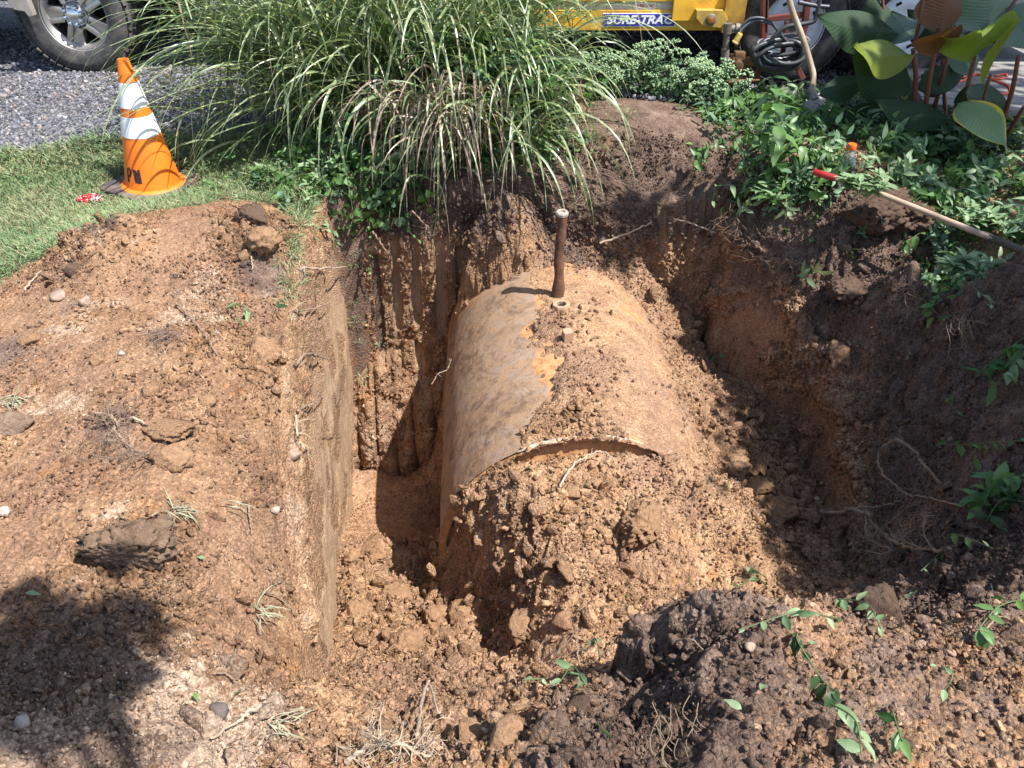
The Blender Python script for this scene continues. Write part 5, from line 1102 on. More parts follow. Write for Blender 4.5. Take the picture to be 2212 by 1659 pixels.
def blades(P0, D0, L, Wd, bend, seg, rnd, dry, rs, kink=None):
    """arching strap blades, folded along the middle; returns V, F, attrs"""
    n = len(P0); p = P0.copy(); d = norm(D0); pts = [p.copy()]; ds = [d.copy()]
    for i in range(seg):
        t = (i + .5) / seg
        g = np.zeros_like(d); g[:, 2] = -bend * (.3 + 1.6 * t) * (1.6 / seg) * 1.6
        if kink is not None: g[:, 2] -= kink * (np.abs(t - .45) < .6 / seg) * 1.4
        d = norm(d + g + rs.normal(0, .022, d.shape)); p = p + d * (L / seg)[:, None]; pts.append(p.copy()); ds.append(d.copy())
    pts = np.stack(pts, 1); ds = np.stack(ds, 1)
    side = norm(np.cross(D0, np.array([0, 0, 1.0])) + rs.normal(0, .25, (n, 3))); side = np.repeat(side[:, None], seg + 1, 1)
    side = norm(side - ds * (side * ds).sum(-1, keepdims=True)); up = np.cross(side, ds)
    t = np.linspace(0, 1, seg + 1)[None, :, None]; wd = Wd[:, None, None] * np.minimum(1, .45 + 2.2 * t) * np.clip(1 - t ** 2.6, 0.02, 1)
    V = np.stack([pts - side * wd / 2 + up * wd * .16, pts, pts + side * wd / 2 + up * wd * .16], 2)      # n, seg+1, 3, 3
    V = V.reshape(n, -1, 3); base = (np.arange(n) * (seg + 1) * 3)[:, None, None]
    i = np.arange(seg)[:, None]; j = np.arange(2)[None, :]; b = (i * 3 + j).reshape(-1)
    F = np.stack([b, b + 1, b + 4, b + 3], 1)[None] + base
    U = np.broadcast_to(np.repeat(np.linspace(0, 1, seg + 1), 3)[None], (n, (seg + 1) * 3)); Vv = np.broadcast_to(np.tile([-1, 0, 1], seg + 1)[None], U.shape)
    A = dict(u=U * L[:, None] / .75, v=Vv, rnd=np.repeat(rnd[:, None], U.shape[1], 1), dry=np.repeat(dry[:, None], U.shape[1], 1) * (.5 + .5 * U))
    return V, F, A
# ---- striped ornamental grass
ZM = leaf_mat("striped_blade", (.10, .16, .055), (.29, .35, .20), .32, .30, False, True, spec=.8)
SM_ = leaf_mat("grass_stem", (.10, .17, .04), (.20, .26, .09), .5, .1, False)
zc = thing("ornamental_grass", "huge clump of arching striped ornamental grass spilling over the back rim", "ornamental grass", (-.45, 4.42, .08)); zo = np.array(zc.location)
rs = np.random.default_rng(21)
ncul = 330; a_ = rs.uniform(0, 2 * math.pi, ncul); rr_ = np.sqrt(rs.random(ncul))
cbx = -.68 + .56 * rr_ * np.cos(a_); cby = 4.52 + .22 * rr_ * np.sin(a_)
out_ = np.stack([np.cos(a_) * rr_ * .8 + rs.normal(0, .22, ncul), np.sin(a_) * rr_ * .50 - .02 + rs.normal(0, .2, ncul), np.full(ncul, 1.35)], 1); out_ = norm(out_)
Hc = rs.uniform(.55, 1.25, ncul); P0 = []; D0 = []; L_ = []; stems = MB()
base = np.stack([cbx, cby, np.full(ncul, .10)], 1)
nb_ = 0; rows = []
for i in range(ncul):
    k = rs.integers(7, 11)
    for j in range(k):
        t = .12 + .88 * j / k; bendo = np.array([out_[i, 0], out_[i, 1], 0]) * .25 * t * t
        p = base[i] + (out_[i] + bendo) * Hc[i] * t; ang_ = rs.uniform(0, 6.28) if rs.random() < .45 else math.atan2(out_[i, 1], out_[i, 0]) + rs.normal(0, .7)
        el = rs.uniform(.5, 1.25); d = np.array([math.cos(ang_) * math.cos(el), math.sin(ang_) * math.cos(el), math.sin(el)]); L0 = rs.uniform(.38, .80); rows.append((p, d, L0)) if (p[1] + d[1] * L0 * .8 > 3.98 or rs.random() < .15) else None
    if i % 3 == 0:
        pp = [Vector(base[i] + (out_[i] + np.array([out_[i, 0], out_[i, 1], 0]) * .25 * t * t) * Hc[i] * t - zo) for t in (0, .3, .6, .9)]
        stems.tube(pp, [.0035, .003, .0026, .002], 4, False)
# drooping front fringe over the bank: (px, py) start, fan of blades that fall into the hole
fr = []
for (px, py, Y, m_, dx, sp_, Lm, dr) in [(985,235,4.00,120,-.10,.5,.52,1.0),(895,245,4.02,90,-.2,.45,.50,1.0),(1110,190,4.08,40,.10,.45,.66,.05),(1030,300,4.0,22,.05,.30,.72,.0),(1120,300,4.0,18,.15,.3,.66,.0),(960,330,3.98,22,-.05,.3,.50,.7),(1140,250,4.04,26,.16,.35,.62,.0),(830,230,4.14,24,-.35,.5,.55,.3),(1060,150,4.12,26,.25,.6,.60,.0),(740,200,4.15,22,-.5,.6,.6,.1),(1150,130,4.15,14,.3,.5,.6,.0)]:
    c = np.array(atY(px, py, Y))
    for j in range(m_):
        p = c + rs.normal(0, [.09, .05, .05]); d = np.array([dx + rs.normal(0, sp_), -.24 + rs.normal(0, .22), .36 + rs.normal(0, .25)]); fr.append((p, d, Lm * rs.uniform(.6, 1.25), dr if rs.random() < .85 else 0))
# long sprays reaching left across the cone and the truck wheel, and right across the trailer
for (px, py, Y, m_, dx, dz, Lm) in [(620,110,4.25,26,-1.0,.28,1.05),(540,160,4.2,14,-1.0,.12,.85),(600,70,4.3,24,-1.0,.40,1.2),(560,230,4.15,14,-.9,.05,.7),(480,200,4.15,5,-1.0,.1,.6),(1190,60,4.3,8,.9,.45,.7),(1170,20,4.3,8,.9,.6,.75),(500,260,4.2,16,-.6,.3,.55),(980,60,4.25,24,.1,.7,.7),(860,80,4.22,26,-.1,.7,.7)]:
    c = np.array(atY(px, py, Y))
    for j in range(m_):
        p = c + rs.normal(0, [.10, .08, .07]); d = np.array([dx + rs.normal(0, .25), -.25 + rs.normal(0, .35), dz + rs.normal(0, .2)]); fr.append((p, d, Lm * rs.uniform(.6, 1.15), -1 if abs(dx) > .55 else 0))
allP = np.array([r[0] for r in rows] + [f[0] for f in fr]); allD = np.array([r[1] for r in rows] + [f[1] for f in fr]); allL = np.array([r[2] for r in rows] + [f[2] for f in fr]); dry = np.array([0.0] * len(rows) + [f[3] for f in fr])
nB = len(allP); isfr = np.arange(nB) >= len(rows)
lng = dry < 0; dry = np.maximum(dry, 0) + (rs.random(nB) < .07) * .7; bend = np.where(lng, rs.uniform(.18, .7, nB), 0) + np.where(lng, 0, 1) * np.where(isfr, rs.uniform(.55, 1.1, nB), rs.uniform(.15, .9, nB)); kink = np.where((rs.random(nB) < .12), rs.uniform(.5, 1.5, nB), 0) + (dry > .4) * rs.uniform(0, 1.4, nB)
Vb, Fb, Ab = blades(allP, allD, allL, rs.uniform(.010, .020, nB) * (1 - .3 * (dry > .4)), bend, 11, rs.random(nB), dry, rs, kink)
Vb = Vb - zo
front = np.zeros(nB, bool); idf = np.where(isfr)[0]; front[idf[rs.permutation(len(idf))[:290]]] = True
FB1 = Fb[0] - Fb[0].min()
for i in np.where(front)[0]:
    o_v = Vb[i]; me = mesh_np("blade", o_v, FB1, ZM, True, {k: a[i] for k, a in Ab.items()}); link("blade", me, zc)
rest = np.where(~front)[0]; Vr = Vb[rest].reshape(-1, 3); Fr = (FB1[None] + (np.arange(len(rest)) * Vb.shape[1])[:, None, None]).reshape(-1, 4)
link("blades", mesh_np("blades", Vr, Fr, ZM, True, {k: a[rest].ravel() for k, a in Ab.items()}), zc, kind="stuff")
sme = stems.mesh("stems", SM_); link("stems", sme, zc, kind="stuff")
# ---- generic leaves
def leaf_geo(L, Wd, nu=7, nv=5, curl=.25, fold=.25, shape='lance', wave=0, seed=0):
    t = np.linspace(0, 1, nu); s = np.linspace(-1, 1, nv); T, S = np.meshgrid(t, s, indexing='ij')
    if shape == 'lance': w_ = np.sin(math.pi * np.clip(T, 0, 1) ** .75) ** .9
    elif shape == 'heart': w_ = np.sqrt(np.clip(1 - (1.9 * T - .82) ** 2, 0, 1)) * (1 - .25 * T) + .02
    else: w_ = np.clip(np.sin(math.pi * T ** .72), 0, 1) ** 1.05
    x = T * L; y = S * w_ * Wd / 2; z = -curl * L * T ** 2 + fold * np.abs(y) + wave * np.sin(T * 14 + seed) * np.abs(S) * Wd * .2
    return np.stack([x, y, z], -1).reshape(-1, 3), grid_faces(nu, nv), dict(u=T.ravel(), v=S.ravel())
GRL = leaf_mat("green_leaf", (.05, .13, .03), (.15, .26, .08), .42, .3, False)
GRB = leaf_mat("blue_green_leaf", (.07, .14, .075), (.15, .24, .13), .5, .25, False)
GRD = leaf_mat("dark_leaf", (.018, .05, .014), (.05, .10, .03), .45, .3, False)
GRP_ = leaf_mat("pale_leaf", (.16, .26, .12), (.26, .34, .18), .5, .3, False)
def cluster_src(name, mat, n, L, Wd, spread, height, seed, shape='lance', el=(.0, 1.0), stem=True, smat=None):
    """a small sprig of leaves on a stem, used many times"""
    r = np.random.default_rng(seed); V = []; F = []; A = dict(u=[], v=[], rnd=[]); off = 0
    for i in range(n):
        v, f, a = leaf_geo(L * r.uniform(.6, 1.2), Wd * r.uniform(.7, 1.2), 5, 3, r.uniform(.0, .5), .25, shape)
        yaw = i * 2.4 + r.normal(0, .3); e = r.uniform(*el)
        M = np.array((Matrix.Rotation(yaw, 3, 'Z') @ Matrix.Rotation(-e, 3, 'Y') @ Matrix.Rotation(r.normal(0, .4), 3, 'X'))); v = v @ M.T
        h = height * (i + 1) / n; v = v + np.array([r.normal(0, spread), r.normal(0, spread), h])
        V.append(v); F.append(f + off); off += len(v); A['u'].append(a['u']); A['v'].append(a['v']); A['rnd'].append(np.full(len(v), r.random()))
    if stem:
        v = np.array([(-.0012, 0, -.01), (.0012, 0, -.01), (.0012, .0, height), (-.0012, 0, height)]); V.append(v); F.append(np.array([[0, 1, 2, 3]]) + off)
        A['u'].append(np.zeros(4)); A['v'].append(np.ones(4)); A['rnd'].append(np.full(4, .9))
    return make_src(name, np.concatenate(V), np.concatenate(F), mat, True, {k: np.concatenate(a) for k, a in A.items()})
WEED = [cluster_src("weed_sprig", m_, 9, .045, .016, .012, .07, 400 + i, 'lance', (-.1, .9)) for i, m_ in enumerate([GRL, GRB, GRP_, GRL, GRP_, GRB])]
IVY = [cluster_src("ivy_sprig", m_, 7, .026, .026, .018, .045, 420 + i, 'heart', (-.2, .7)) for i, m_ in enumerate([GRL, GRL, GRB, GRD])]
def tuft_src(name, mat, n, L, seed, spread=.018):
    r = np.random.default_rng(seed); a = r.uniform(0, 6.28, n); q = np.abs(r.normal(0, spread, n))
    P0 = np.stack([np.cos(a) * q, np.sin(a) * q, np.full(n, -.004)], 1); D = np.stack([np.cos(a) * .7 + r.normal(0, .4, n), np.sin(a) * .7 + r.normal(0, .4, n), np.ones(n)], 1)
    V, F, A = blades(P0, D, L * r.uniform(.5, 1.2, n), np.full(n, .0032), r.uniform(.2, 1.1, n), 4, r.random(n), (r.random(n) < .22) * 1.0, r)
    return make_src(name, V.reshape(-1, 3), F.reshape(-1, 4), mat, True, {k: x.ravel() for k, x in A.items()})
def lawn_mat():
    m = NT("lawn_blade"); r = m.attr("rnd"); d = m.attr("dry"); g = m.n("ShaderNodeNewGeometry"); n = m.noise(2.6, 4, .6, vec=g.outputs['Position'])
    c = m.mix(r, (.07, .14, .045), (.18, .26, .11)); c = m.mix(m.ramp(n, [(.44, 0), (.62, .6)]), c, (.27, .28, .14)); c = m.mix(m.ramp(d, [(.1, 0), (.6, .8)]), c, (.36, .29, .17))
    m.col(c).set(Roughness=.5, Specular_IOR_Level=.4); return m.m
LM = lawn_mat(); TUF = [tuft_src("lawn_tuft", LM, 16, .055, 440 + i) for i in range(5)]
def place_on_ground(n, xr, yr, dens):
    x_ = rng.uniform(*xr, n); y_ = rng.uniform(*yr, n); k = rng.random(n) < dens(x_, y_); x_ = x_[k]; y_ = y_[k]
    h_ = base_h(x_, y_)[0]; return np.stack([x_, y_, h_], 1)
def lawnw(x_, y_):
    ll_ = ae.y + (be.y - ae.y) * (x_ - ae.x) / (be.x - ae.x) + .22 * np.exp(-((x_ + 1.45) / .25) ** 2)
    Q = np.stack([x_, y_, 0 * x_], 1); e_ = .13 * perlin(Q, 2.2, 71) + .05 * perlin(Q, 9, 72)
    return (np.hypot(x_ - cb_.x, y_ - cb_.y) > .24) * sstep(-.05, .08, y_ - ll_ + e_) * sstep(-.64, -.74, x_) * (y_ < drive_edge(x_) + .03)
Pq = place_on_ground(46000, (-3.6, -.55), (2.2, 4.9), lambda a, b: lawnw(a, b) * (.55 + .5 * sstep(-.2, .3, perlin(np.stack([a, b, 0 * a], 1), 4, 5)) + .3 * (b > drive_edge(a) - .5)))
scatter("lawn_grass", Pq, np.stack([rng.normal(0, .15, len(Pq)), rng.normal(0, .15, len(Pq)), rng.random(len(Pq)) * 6.28], 1), rng.uniform(.55, 1.25, len(Pq)) * (1 + .6 * sstep(-.5, 0, Pq[:, 1] - drive_edge(Pq[:, 0]))), TUF, kind="stuff")
# cut grass thatch along the left rim and small tufts on the heap
def eul(n, tilt=.25): return np.stack([rng.normal(0, tilt, n), rng.normal(0, tilt, n), rng.random(n) * 6.28], 1)
rim_pts = [at(px_, py_, 0) for px_, py_ in ((655,470),(668,490),(680,510),(640,560),(645,600),(640,640),(646,680),(655,460),(672,470),(690,500),(636,585),(650,720))]
Pq = np.concatenate([np.array(v)[None] + rng.normal(0, [.03, .05, .004], (26, 3)) for v in rim_pts]); Pq[:, 2] = base_h(Pq[:, 0], Pq[:, 1])[0]; Pq = Pq[Pq[:, 2] > -.2]
scatter("rim_grass", Pq, eul(len(Pq), .5), rng.uniform(.7, 1.4, len(Pq)), TUF, kind="stuff")
# groundcover and cut weeds at the back and on the right
def regw(L):
    def f(x_, y_):
        o = spots(L, x_, y_); Q = np.stack([x_, y_, 0 * x_], 1); return np.clip(o * (.55 + 1.2 * perlin(Q, 5, 8)), 0, 1)
    return f
R1_ = [SP(1680,380,.02,.26,1.3),SP(1620,440,-.02,.14,1.2),SP(1750,420,.03,.18,1.2),SP(1850,330,.08,.45,1.1),SP(2000,380,.08,.4,1.3),SP(2120,430,.06,.35,1.4),SP(2200,480,.06,.25,1.4),SP(1700,290,.12,.3,1.0),SP(2100,330,.1,.5,1.2),SP(1900,250,.15,.4,1.1),SP(1600,230,.16,.2,.8),SP(1750,220,.16,.25,.8),SP(1450,200,.18,.25,.8),SP(2010,520,.04,.12,.9),SP(2080,600,.03,.08,.8),SP(1940,420,.05,.16,1.3),SP(2190,360,.08,.3,1.2)]
fR = regw(R1_)
Pq = place_on_ground(13000, (.3, 4.2), (2.2, 5.2), lambda a, b: fR(a, b) * (b < drive_edge(a) + .25)); sd_ok = poly_sd(Pq[:, 0], Pq[:, 1])[0] < -.03; Pq = Pq[sd_ok]; Pq[:, 2] += .01 + .05 * rng.random(len(Pq)) ** 2
scatter("cut_weeds", Pq, eul(len(Pq), .75), rng.uniform(.7, 1.7, len(Pq)), WEED, kind="stuff")
B1_ = [SP(700,395,.03,.22,1.3),SP(640,380,.03,.18,.7),SP(800,390,.03,.25,1.2),SP(560,380,.04,.15,.4),SP(900,380,.03,.3,1.1),SP(1050,370,.03,.3,1.1),SP(720,340,.06,.3,1.1),SP(600,410,.0,.13,1.0),SP(1180,330,.06,.2,1.0),SP(470,350,.05,.15,.2)]
fB = regw(B1_); Pq = place_on_ground(9000, (-2.2, 1.2), (3.5, 4.8), lambda a, b: fB(a, b)); Pq = Pq[poly_sd(Pq[:, 0], Pq[:, 1])[0] < .0]; Pq[:, 2] += .07 * rng.random(len(Pq)) ** 1.5
scatter("ground_ivy", Pq, eul(len(Pq), .6), rng.uniform(.7, 1.6, len(Pq)), [IVY[0], IVY[2], WEED[0], WEED[2], TUF[0], TUF[1], TUF[2]], kind="stuff")
# vines and leaves among the grass blades and hanging down the back bank
Pq = np.concatenate([np.array(atY(px_, py_, Y_))[None] + rng.normal(0, [sx_, .06, sz_], (m_, 3)) for px_, py_, Y_, sx_, sz_, m_ in ((760,440,3.98,.08,.10,60),(840,430,3.95,.10,.07,50),(800,380,4.02,.15,.06,70),(1050,150,4.12,.16,.10,60),(1090,210,4.08,.10,.08,40),(900,100,4.2,.2,.12,40),(1060,280,4.05,.07,.06,30),(700,430,3.98,.05,.05,30),(1180,200,4.1,.06,.10,30),(740,320,4.1,.15,.08,40))])
scatter("climbing_ivy", Pq, rng.random((len(Pq), 3)) * 6.28, rng.uniform(.9, 2.0, len(Pq)), IVY, kind="stuff")
# hanging vines: things
VST = leaf_mat("vine_stem", (.10, .13, .05), (.22, .22, .11), .6, .05, False)
def vine(pts, lab, nleaf, size, shape='heart', mat=GRL, grp='hanging vines', name='vine', cat='vine', r=.0016, Ls=1.0, asp=.9):
    S = smooth_path(pts, 6); o0 = S[0].copy(); rs_ = random.Random(int(abs(o0.x) * 1000) + len(pts))
    mb = MB(); mb.tube([s - o0 for s in S], [r] * len(S), 5, False); t_ = thing(name, lab, cat, o0, group=grp)
    link("stem", mb.mesh("vine_stem", VST, smooth=True, angle=80), t_)
    for k in range(nleaf):
        i = int((k + .7) / nleaf * (len(S) - 1)); L = size * rs_.uniform(.45, 1.1)
        v, f, a = leaf_geo(L, L * asp * rs_.uniform(.8, 1.1), 7, 5, rs_.uniform(0, .5), .25, shape, .3, k)
        a['rnd'] = np.full(len(v), rs_.random()); me = mesh_np("leaf", v, f, mat, True, a); l_ = link("leaf", me, t_)
        l_.location = S[i] - o0; l_.rotation_euler = (rs_.gauss(0, .5), rs_.uniform(-.6, .8), rs_.uniform(0, 6.28) if rs_.random() < .5 else -1.57 + rs_.gauss(0, .8))
    return t_
def PY(*L): return [atY(*q) for q in L]
vine(PY((700,440,3.96),(715,480,3.85),(722,520,3.80),(720,570,3.78)), 'leafy vine hanging straight down in the back left corner', 7, .05, asp=.5, mat=GRP_)
vine(PY((790,450,3.95),(800,500,3.86),(797,560,3.82),(800,590,3.82)), 'vine with small round leaves hanging left of centre on the back wall', 9, .03)
vine(PY((860,430,3.98),(880,470,3.88),(885,500,3.84),(905,520,3.84)), 'short vine with a lobed leaf at its tip under the grass', 6, .038)
vine(PY((760,440,3.98),(755,480,3.86),(765,520,3.83)), 'thin vine beside the corner vine', 6, .03)
vine(PY((830,420,3.98),(842,460,3.88),(830,500,3.85)), 'dark vine in the shadow under the clump', 8, .032, mat=GRD)
vine(PY((1130,360,3.98),(1150,400,3.92),(1170,450,3.88)), 'slim vine beside the drooping striped blades', 4, .03)
# ---- flowering plants in front of the trailer
SDF = leaf_mat("flower_bud_green", (.26, .38, .20), (.42, .52, .30), .7, .2, False)
BUD = []
for i in range(3):
    r = np.random.default_rng(500 + i); V = []; F = []; off = 0; v0, f0 = ico(1)
    for k in range(34):
        a = r.uniform(0, 6.28); q = math.sqrt(r.random()) * .032; v = v0 * r.uniform(.0028, .0048) + np.array([math.cos(a) * q, math.sin(a) * q, .03 - 9 * q * q + r.normal(0, .003)]); V.append(v); F.append(f0 + off); off += len(v)
    V = np.concatenate(V); BUD.append(make_src("flower_head", V, np.concatenate(F), SDF, True, dict(u=V[:, 0] * 0, v=V[:, 0] * 0, rnd=np.repeat(r.random(34), len(v0)))))
def bush(name, lab, px, py, z, n, rx, ry, hgt, grp=None, seed=0, heads=True, matleaf=GRB, lsz=.055):
    r = np.random.default_rng(seed); c = at(px, py, z); t_ = thing(name, lab, "plant", c, group=grp)
    rs_ = random.Random(seed); mb = MB(); lv = []; hv = []
    for k in range(n):
        a = r.uniform(0, 6.28); q = math.sqrt(r.random()); bx, by = math.cos(a) * q * rx * .5, math.sin(a) * q * ry * .5
        tx_, ty_, tz_ = math.cos(a) * q * rx, math.sin(a) * q * ry - .05, hgt * r.uniform(.6, 1.05) * (1 - .35 * q * q)
        P_ = smooth_path([Vector((bx, by, 0)), Vector(((bx + tx_) / 2, (by + ty_) / 2, tz_ * .55)), Vector((tx_, ty_, tz_))], 4); mb.tube(P_, .0022, 4, False)
        for j in range(2, len(P_)):
            for _ in range(2): lv.append((P_[j] + Vector(r.normal(0, .01, 3)), r.uniform(0, 6.28), r.uniform(-.2, .9), lsz * r.uniform(.6, 1.2), r.random()))
        if heads: hv.append(P_[-1])
    link("stems", mb.mesh("bush_stems", VST), t_, kind="stuff")
    V = []; F = []; A = dict(u=[], v=[], rnd=[]); off = 0
    for p_, yaw, e, L, rn in lv:
        v, f, a = leaf_geo(L, L * .42, 5, 3, .3, .25, 'lance'); M = np.array(Matrix.Rotation(yaw, 3, 'Z') @ Matrix.Rotation(-e, 3, 'Y')); v = v @ M.T + np.array(p_)
        V.append(v); F.append(f + off); off += len(v); A['u'].append(a['u']); A['v'].append(a['v']); A['rnd'].append(np.full(len(v), rn))
    link("foliage", mesh_np("bush_leaves", np.concatenate(V), np.concatenate(F), matleaf, True, {k: np.concatenate(x_) for k, x_ in A.items()}), t_, kind="stuff")
    for h_ in hv:
        s_ = BUD[rs_.randrange(3)]; o = link("flower_head", s_.data, t_); o.location = h_; o.scale = (rs_.uniform(1.1, 1.8),) * 3; o.rotation_euler = (rs_.gauss(0, .3), rs_.gauss(0, .3), rs_.uniform(0, 6))
    return t_
bush("stonecrop_plant", "pale green stonecrop in bud between the striped grass and the pump, tallest of the row", 1430, 225, .17, 34, .26, .13, .34, 'pale green flowering plants', 1)
bush("stonecrop_plant", "low pale green stonecrop at the right end of the row, nearest the pump", 1520, 235, .17, 20, .20, .13, .26, 'pale green flowering plants', 2)
bush("stonecrop_plant", "pale green stonecrop half hidden by the striped grass blades", 1290, 235, .17, 26, .24, .13, .30, 'pale green flowering plants', 3, matleaf=GRL)
bush("leafy_bush", "dark leafy weeds between the iron stand and the shovel", 1640, 250, .17, 26, .22, .12, .16, None, 4, False, GRL)
bush("leafy_bush", "low leafy weeds at the foot of the pump", 1530, 262, .16, 18, .16, .08, .10, None, 5, False, GRL)
bush("leafy_bush", "dark narrow leaved weeds under the broad leaved plants", 1900, 300, .10, 60, .40, .25, .26, None, 6, False, GRD)
bush("leafy_bush", "dark weeds at the foot of the right hand red stems", 2090, 350, .08, 50, .36, .2, .22, None, 7, False, GRD)
bush("leafy_bunch", "dense bunch of broad green leaves at the right edge beside the looped root", 2200, 1075, -.10, 12, .13, .10, .07, 'leafy bunches on the right bank', 8, False, GRL, .085)
bush("leafy_bunch", "bunch of broad leaves hanging at the right edge above the straight stemmed sprig", 2205, 800, -.04, 9, .11, .09, .05, 'leafy bunches on the right bank', 9, False, GRL, .08)
bush("leafy_bunch", "small leafy bunch at the turf edge where the right rim turns", 2090, 575, .03, 12, .14, .08, .05, 'leafy bunches on the right bank', 10, False, GRP_, .06)
bush("leafy_bunch", "pale leafy bunch lying over the long wooden handle", 1865, 412, .20, 14, .13, .08, .09, 'leafy bunches on the right bank', 11, False, GRP_, .06)
bush("leafy_bunch", "pale sprawling weeds at the right edge below the handle", 2180, 480, .06, 22, .28, .16, .08, 'leafy bunches on the right bank', 12, False, GRP_, .06)
bush("leafy_bunch", "bright weeds overhanging the back right corner of the pit", 1690, 425, .02, 26, .20, .12, .08, 'leafy bunches on the right bank', 13, False, GRP_, .065)
# ---- tall weed with paired leaves
def tall_weed(px, py, z, top_px, top_py, lab, nl_, L, mat=GRL, seed=1, grp=None):
    c = hit(px, py); tp = atY(top_px, top_py, c.y + .02); t_ = thing("tall_weed", lab, "weed", c, group=grp); rs_ = random.Random(seed); S = smooth_path([Vector((0, 0, 0)), (tp - c) * .5 + Vector((.01, 0, 0)), tp - c], 8)
    mb = MB(); mb.tube(S, [.0035 * (1 - .5 * i / len(S)) for i in range(len(S))], 6, False); link("stem", mb.mesh("weed_stem", VST, smooth=True, angle=80), t_)
    for k in range(nl_):
        i = int((k + 1) / nl_ * (len(S) - 1)); a = k * 1.57 + rs_.gauss(0, .3); s_ = (1 - .45 * abs(k / nl_ - .45) * 2)
        for q in (0, math.pi):
            v, f, at2 = leaf_geo(L * s_ * rs_.uniform(.8, 1.15), L * s_ * .48, 8, 5, rs_.uniform(.25, .7), .2, 'oval' if k % 2 else 'lance', .25, k); at2['rnd'] = np.full(len(v), rs_.random())
            o = link("leaf", mesh_np("leaf", v, f, mat, True, at2), t_); o.location = S[i]; o.rotation_euler = (0, rs_.uniform(-.5, .4), a + q)
    return t_
tall_weed(1683, 400, .02, 1668, 168, 'tall upright weed with toothed leaves and a drooping tip in front of the shovel', 13, .15, seed=1)
tall_weed(1660, 395, .02, 1650, 255, 'shorter leafy weed left of the tall weed', 8, .11, seed=2)
tall_weed(1715, 390, .02, 1735, 300, 'leaning leafy weed right of the tall weed', 7, .12, seed=3)
tall_weed(1640, 420, .0, 1600, 350, 'small weed leaning out over the back right corner of the pit', 6, .06, GRP_, seed=4)
# big fallen pale leaf and overhanging sprigs
def big_leaf(name, lab, cat, base, tip, wv, Wd, curl, mat, fold=.15, wave=.3, grp=None, parent=None, shape='oval', droop=None, nu=22, nv=11, rnd=.5, cup=0.0):
    """a broad leaf between two points; wv is the direction of its width"""
    L = (tip - base).length; X = (tip - base).normalized(); Y = (wv - X * wv.dot(X)).normalized(); Z = X.cross(Y)
    v, f, a = leaf_geo(L, Wd, nu, nv, 0, 0, shape); t = a['u']; s = a['v']
    v[:, 2] = curl * L * 4 * t * (1 - t) + fold * np.abs(v[:, 1]) + cup * v[:, 1] ** 2 / Wd + wave * Wd * .09 * np.sin(t * 9 + s * 2.2) * np.abs(s)
    if droop is not None: v[:, 2] -= droop * L * np.clip(t - .5, 0, 1) ** 2
    M = np.array([X, Y, Z]).T; v = v @ M.T; a['rnd'] = np.full(len(v), rnd)
    o = link(name, mesh_np(name, v, f, mat, True, a), parent); o.location = base if parent is None else base - parent.location
    if parent is None: tagd(o, lab, cat, grp)
    return o
big_leaf("fallen_leaf", "large pale blue-green leaf lying behind the tall weed", "leaf", atY(1672,262,4.18), atY(1728,318,4.02), Vector((.6,.1,.75)), .17, .05, leaf_mat("pale_big_leaf", (.30,.42,.34), (.36,.48,.40), .5, .2, True))
big_leaf("dock_leaf", "single dark oval leaf beside the bottle", "leaf", atY(1813,350,3.95), atY(1858,356,3.95), Vector((.1,.6,.7)), .07, .06, GRL)
vine([hit(1720,395,.06), atY(1640,400,3.85), atY(1580,380+20,3.80), atY(1548,405,3.80), atY(1538,445,3.80)], 'sprig with three pale leaves hanging out over the back right corner', 5, .075, 'lance', GRP_, 'cut sprigs of weed', 'weed_sprig', 'sprig', .0022, asp=.4)
vine([hit(1780,420,.03), atY(1770,470,3.60), atY(1765,500,3.55), atY(1750,520,3.5)], 'sprig dangling down the right wall below the clump of weeds', 5, .055, 'lance', GRP_, 'cut sprigs of weed', 'weed_sprig', 'sprig', .0018, asp=.5)
vine([hit(1700,430,.02), atY(1710,465,3.68), atY(1722,500,3.66)], 'short sprig with a wilted leaf on the right wall', 4, .06, 'lance', GRL, 'cut sprigs of weed', 'weed_sprig', 'sprig', .0018, asp=.5)
vine([hit(1830,440,.03), atY(1835,480,3.5), atY(1808,545,3.45)], 'long thin sprig hanging in front of the dark root-bound clod', 5, .05, 'lance', GRP_, 'cut sprigs of weed', 'weed_sprig', 'sprig', .0018, asp=.45)
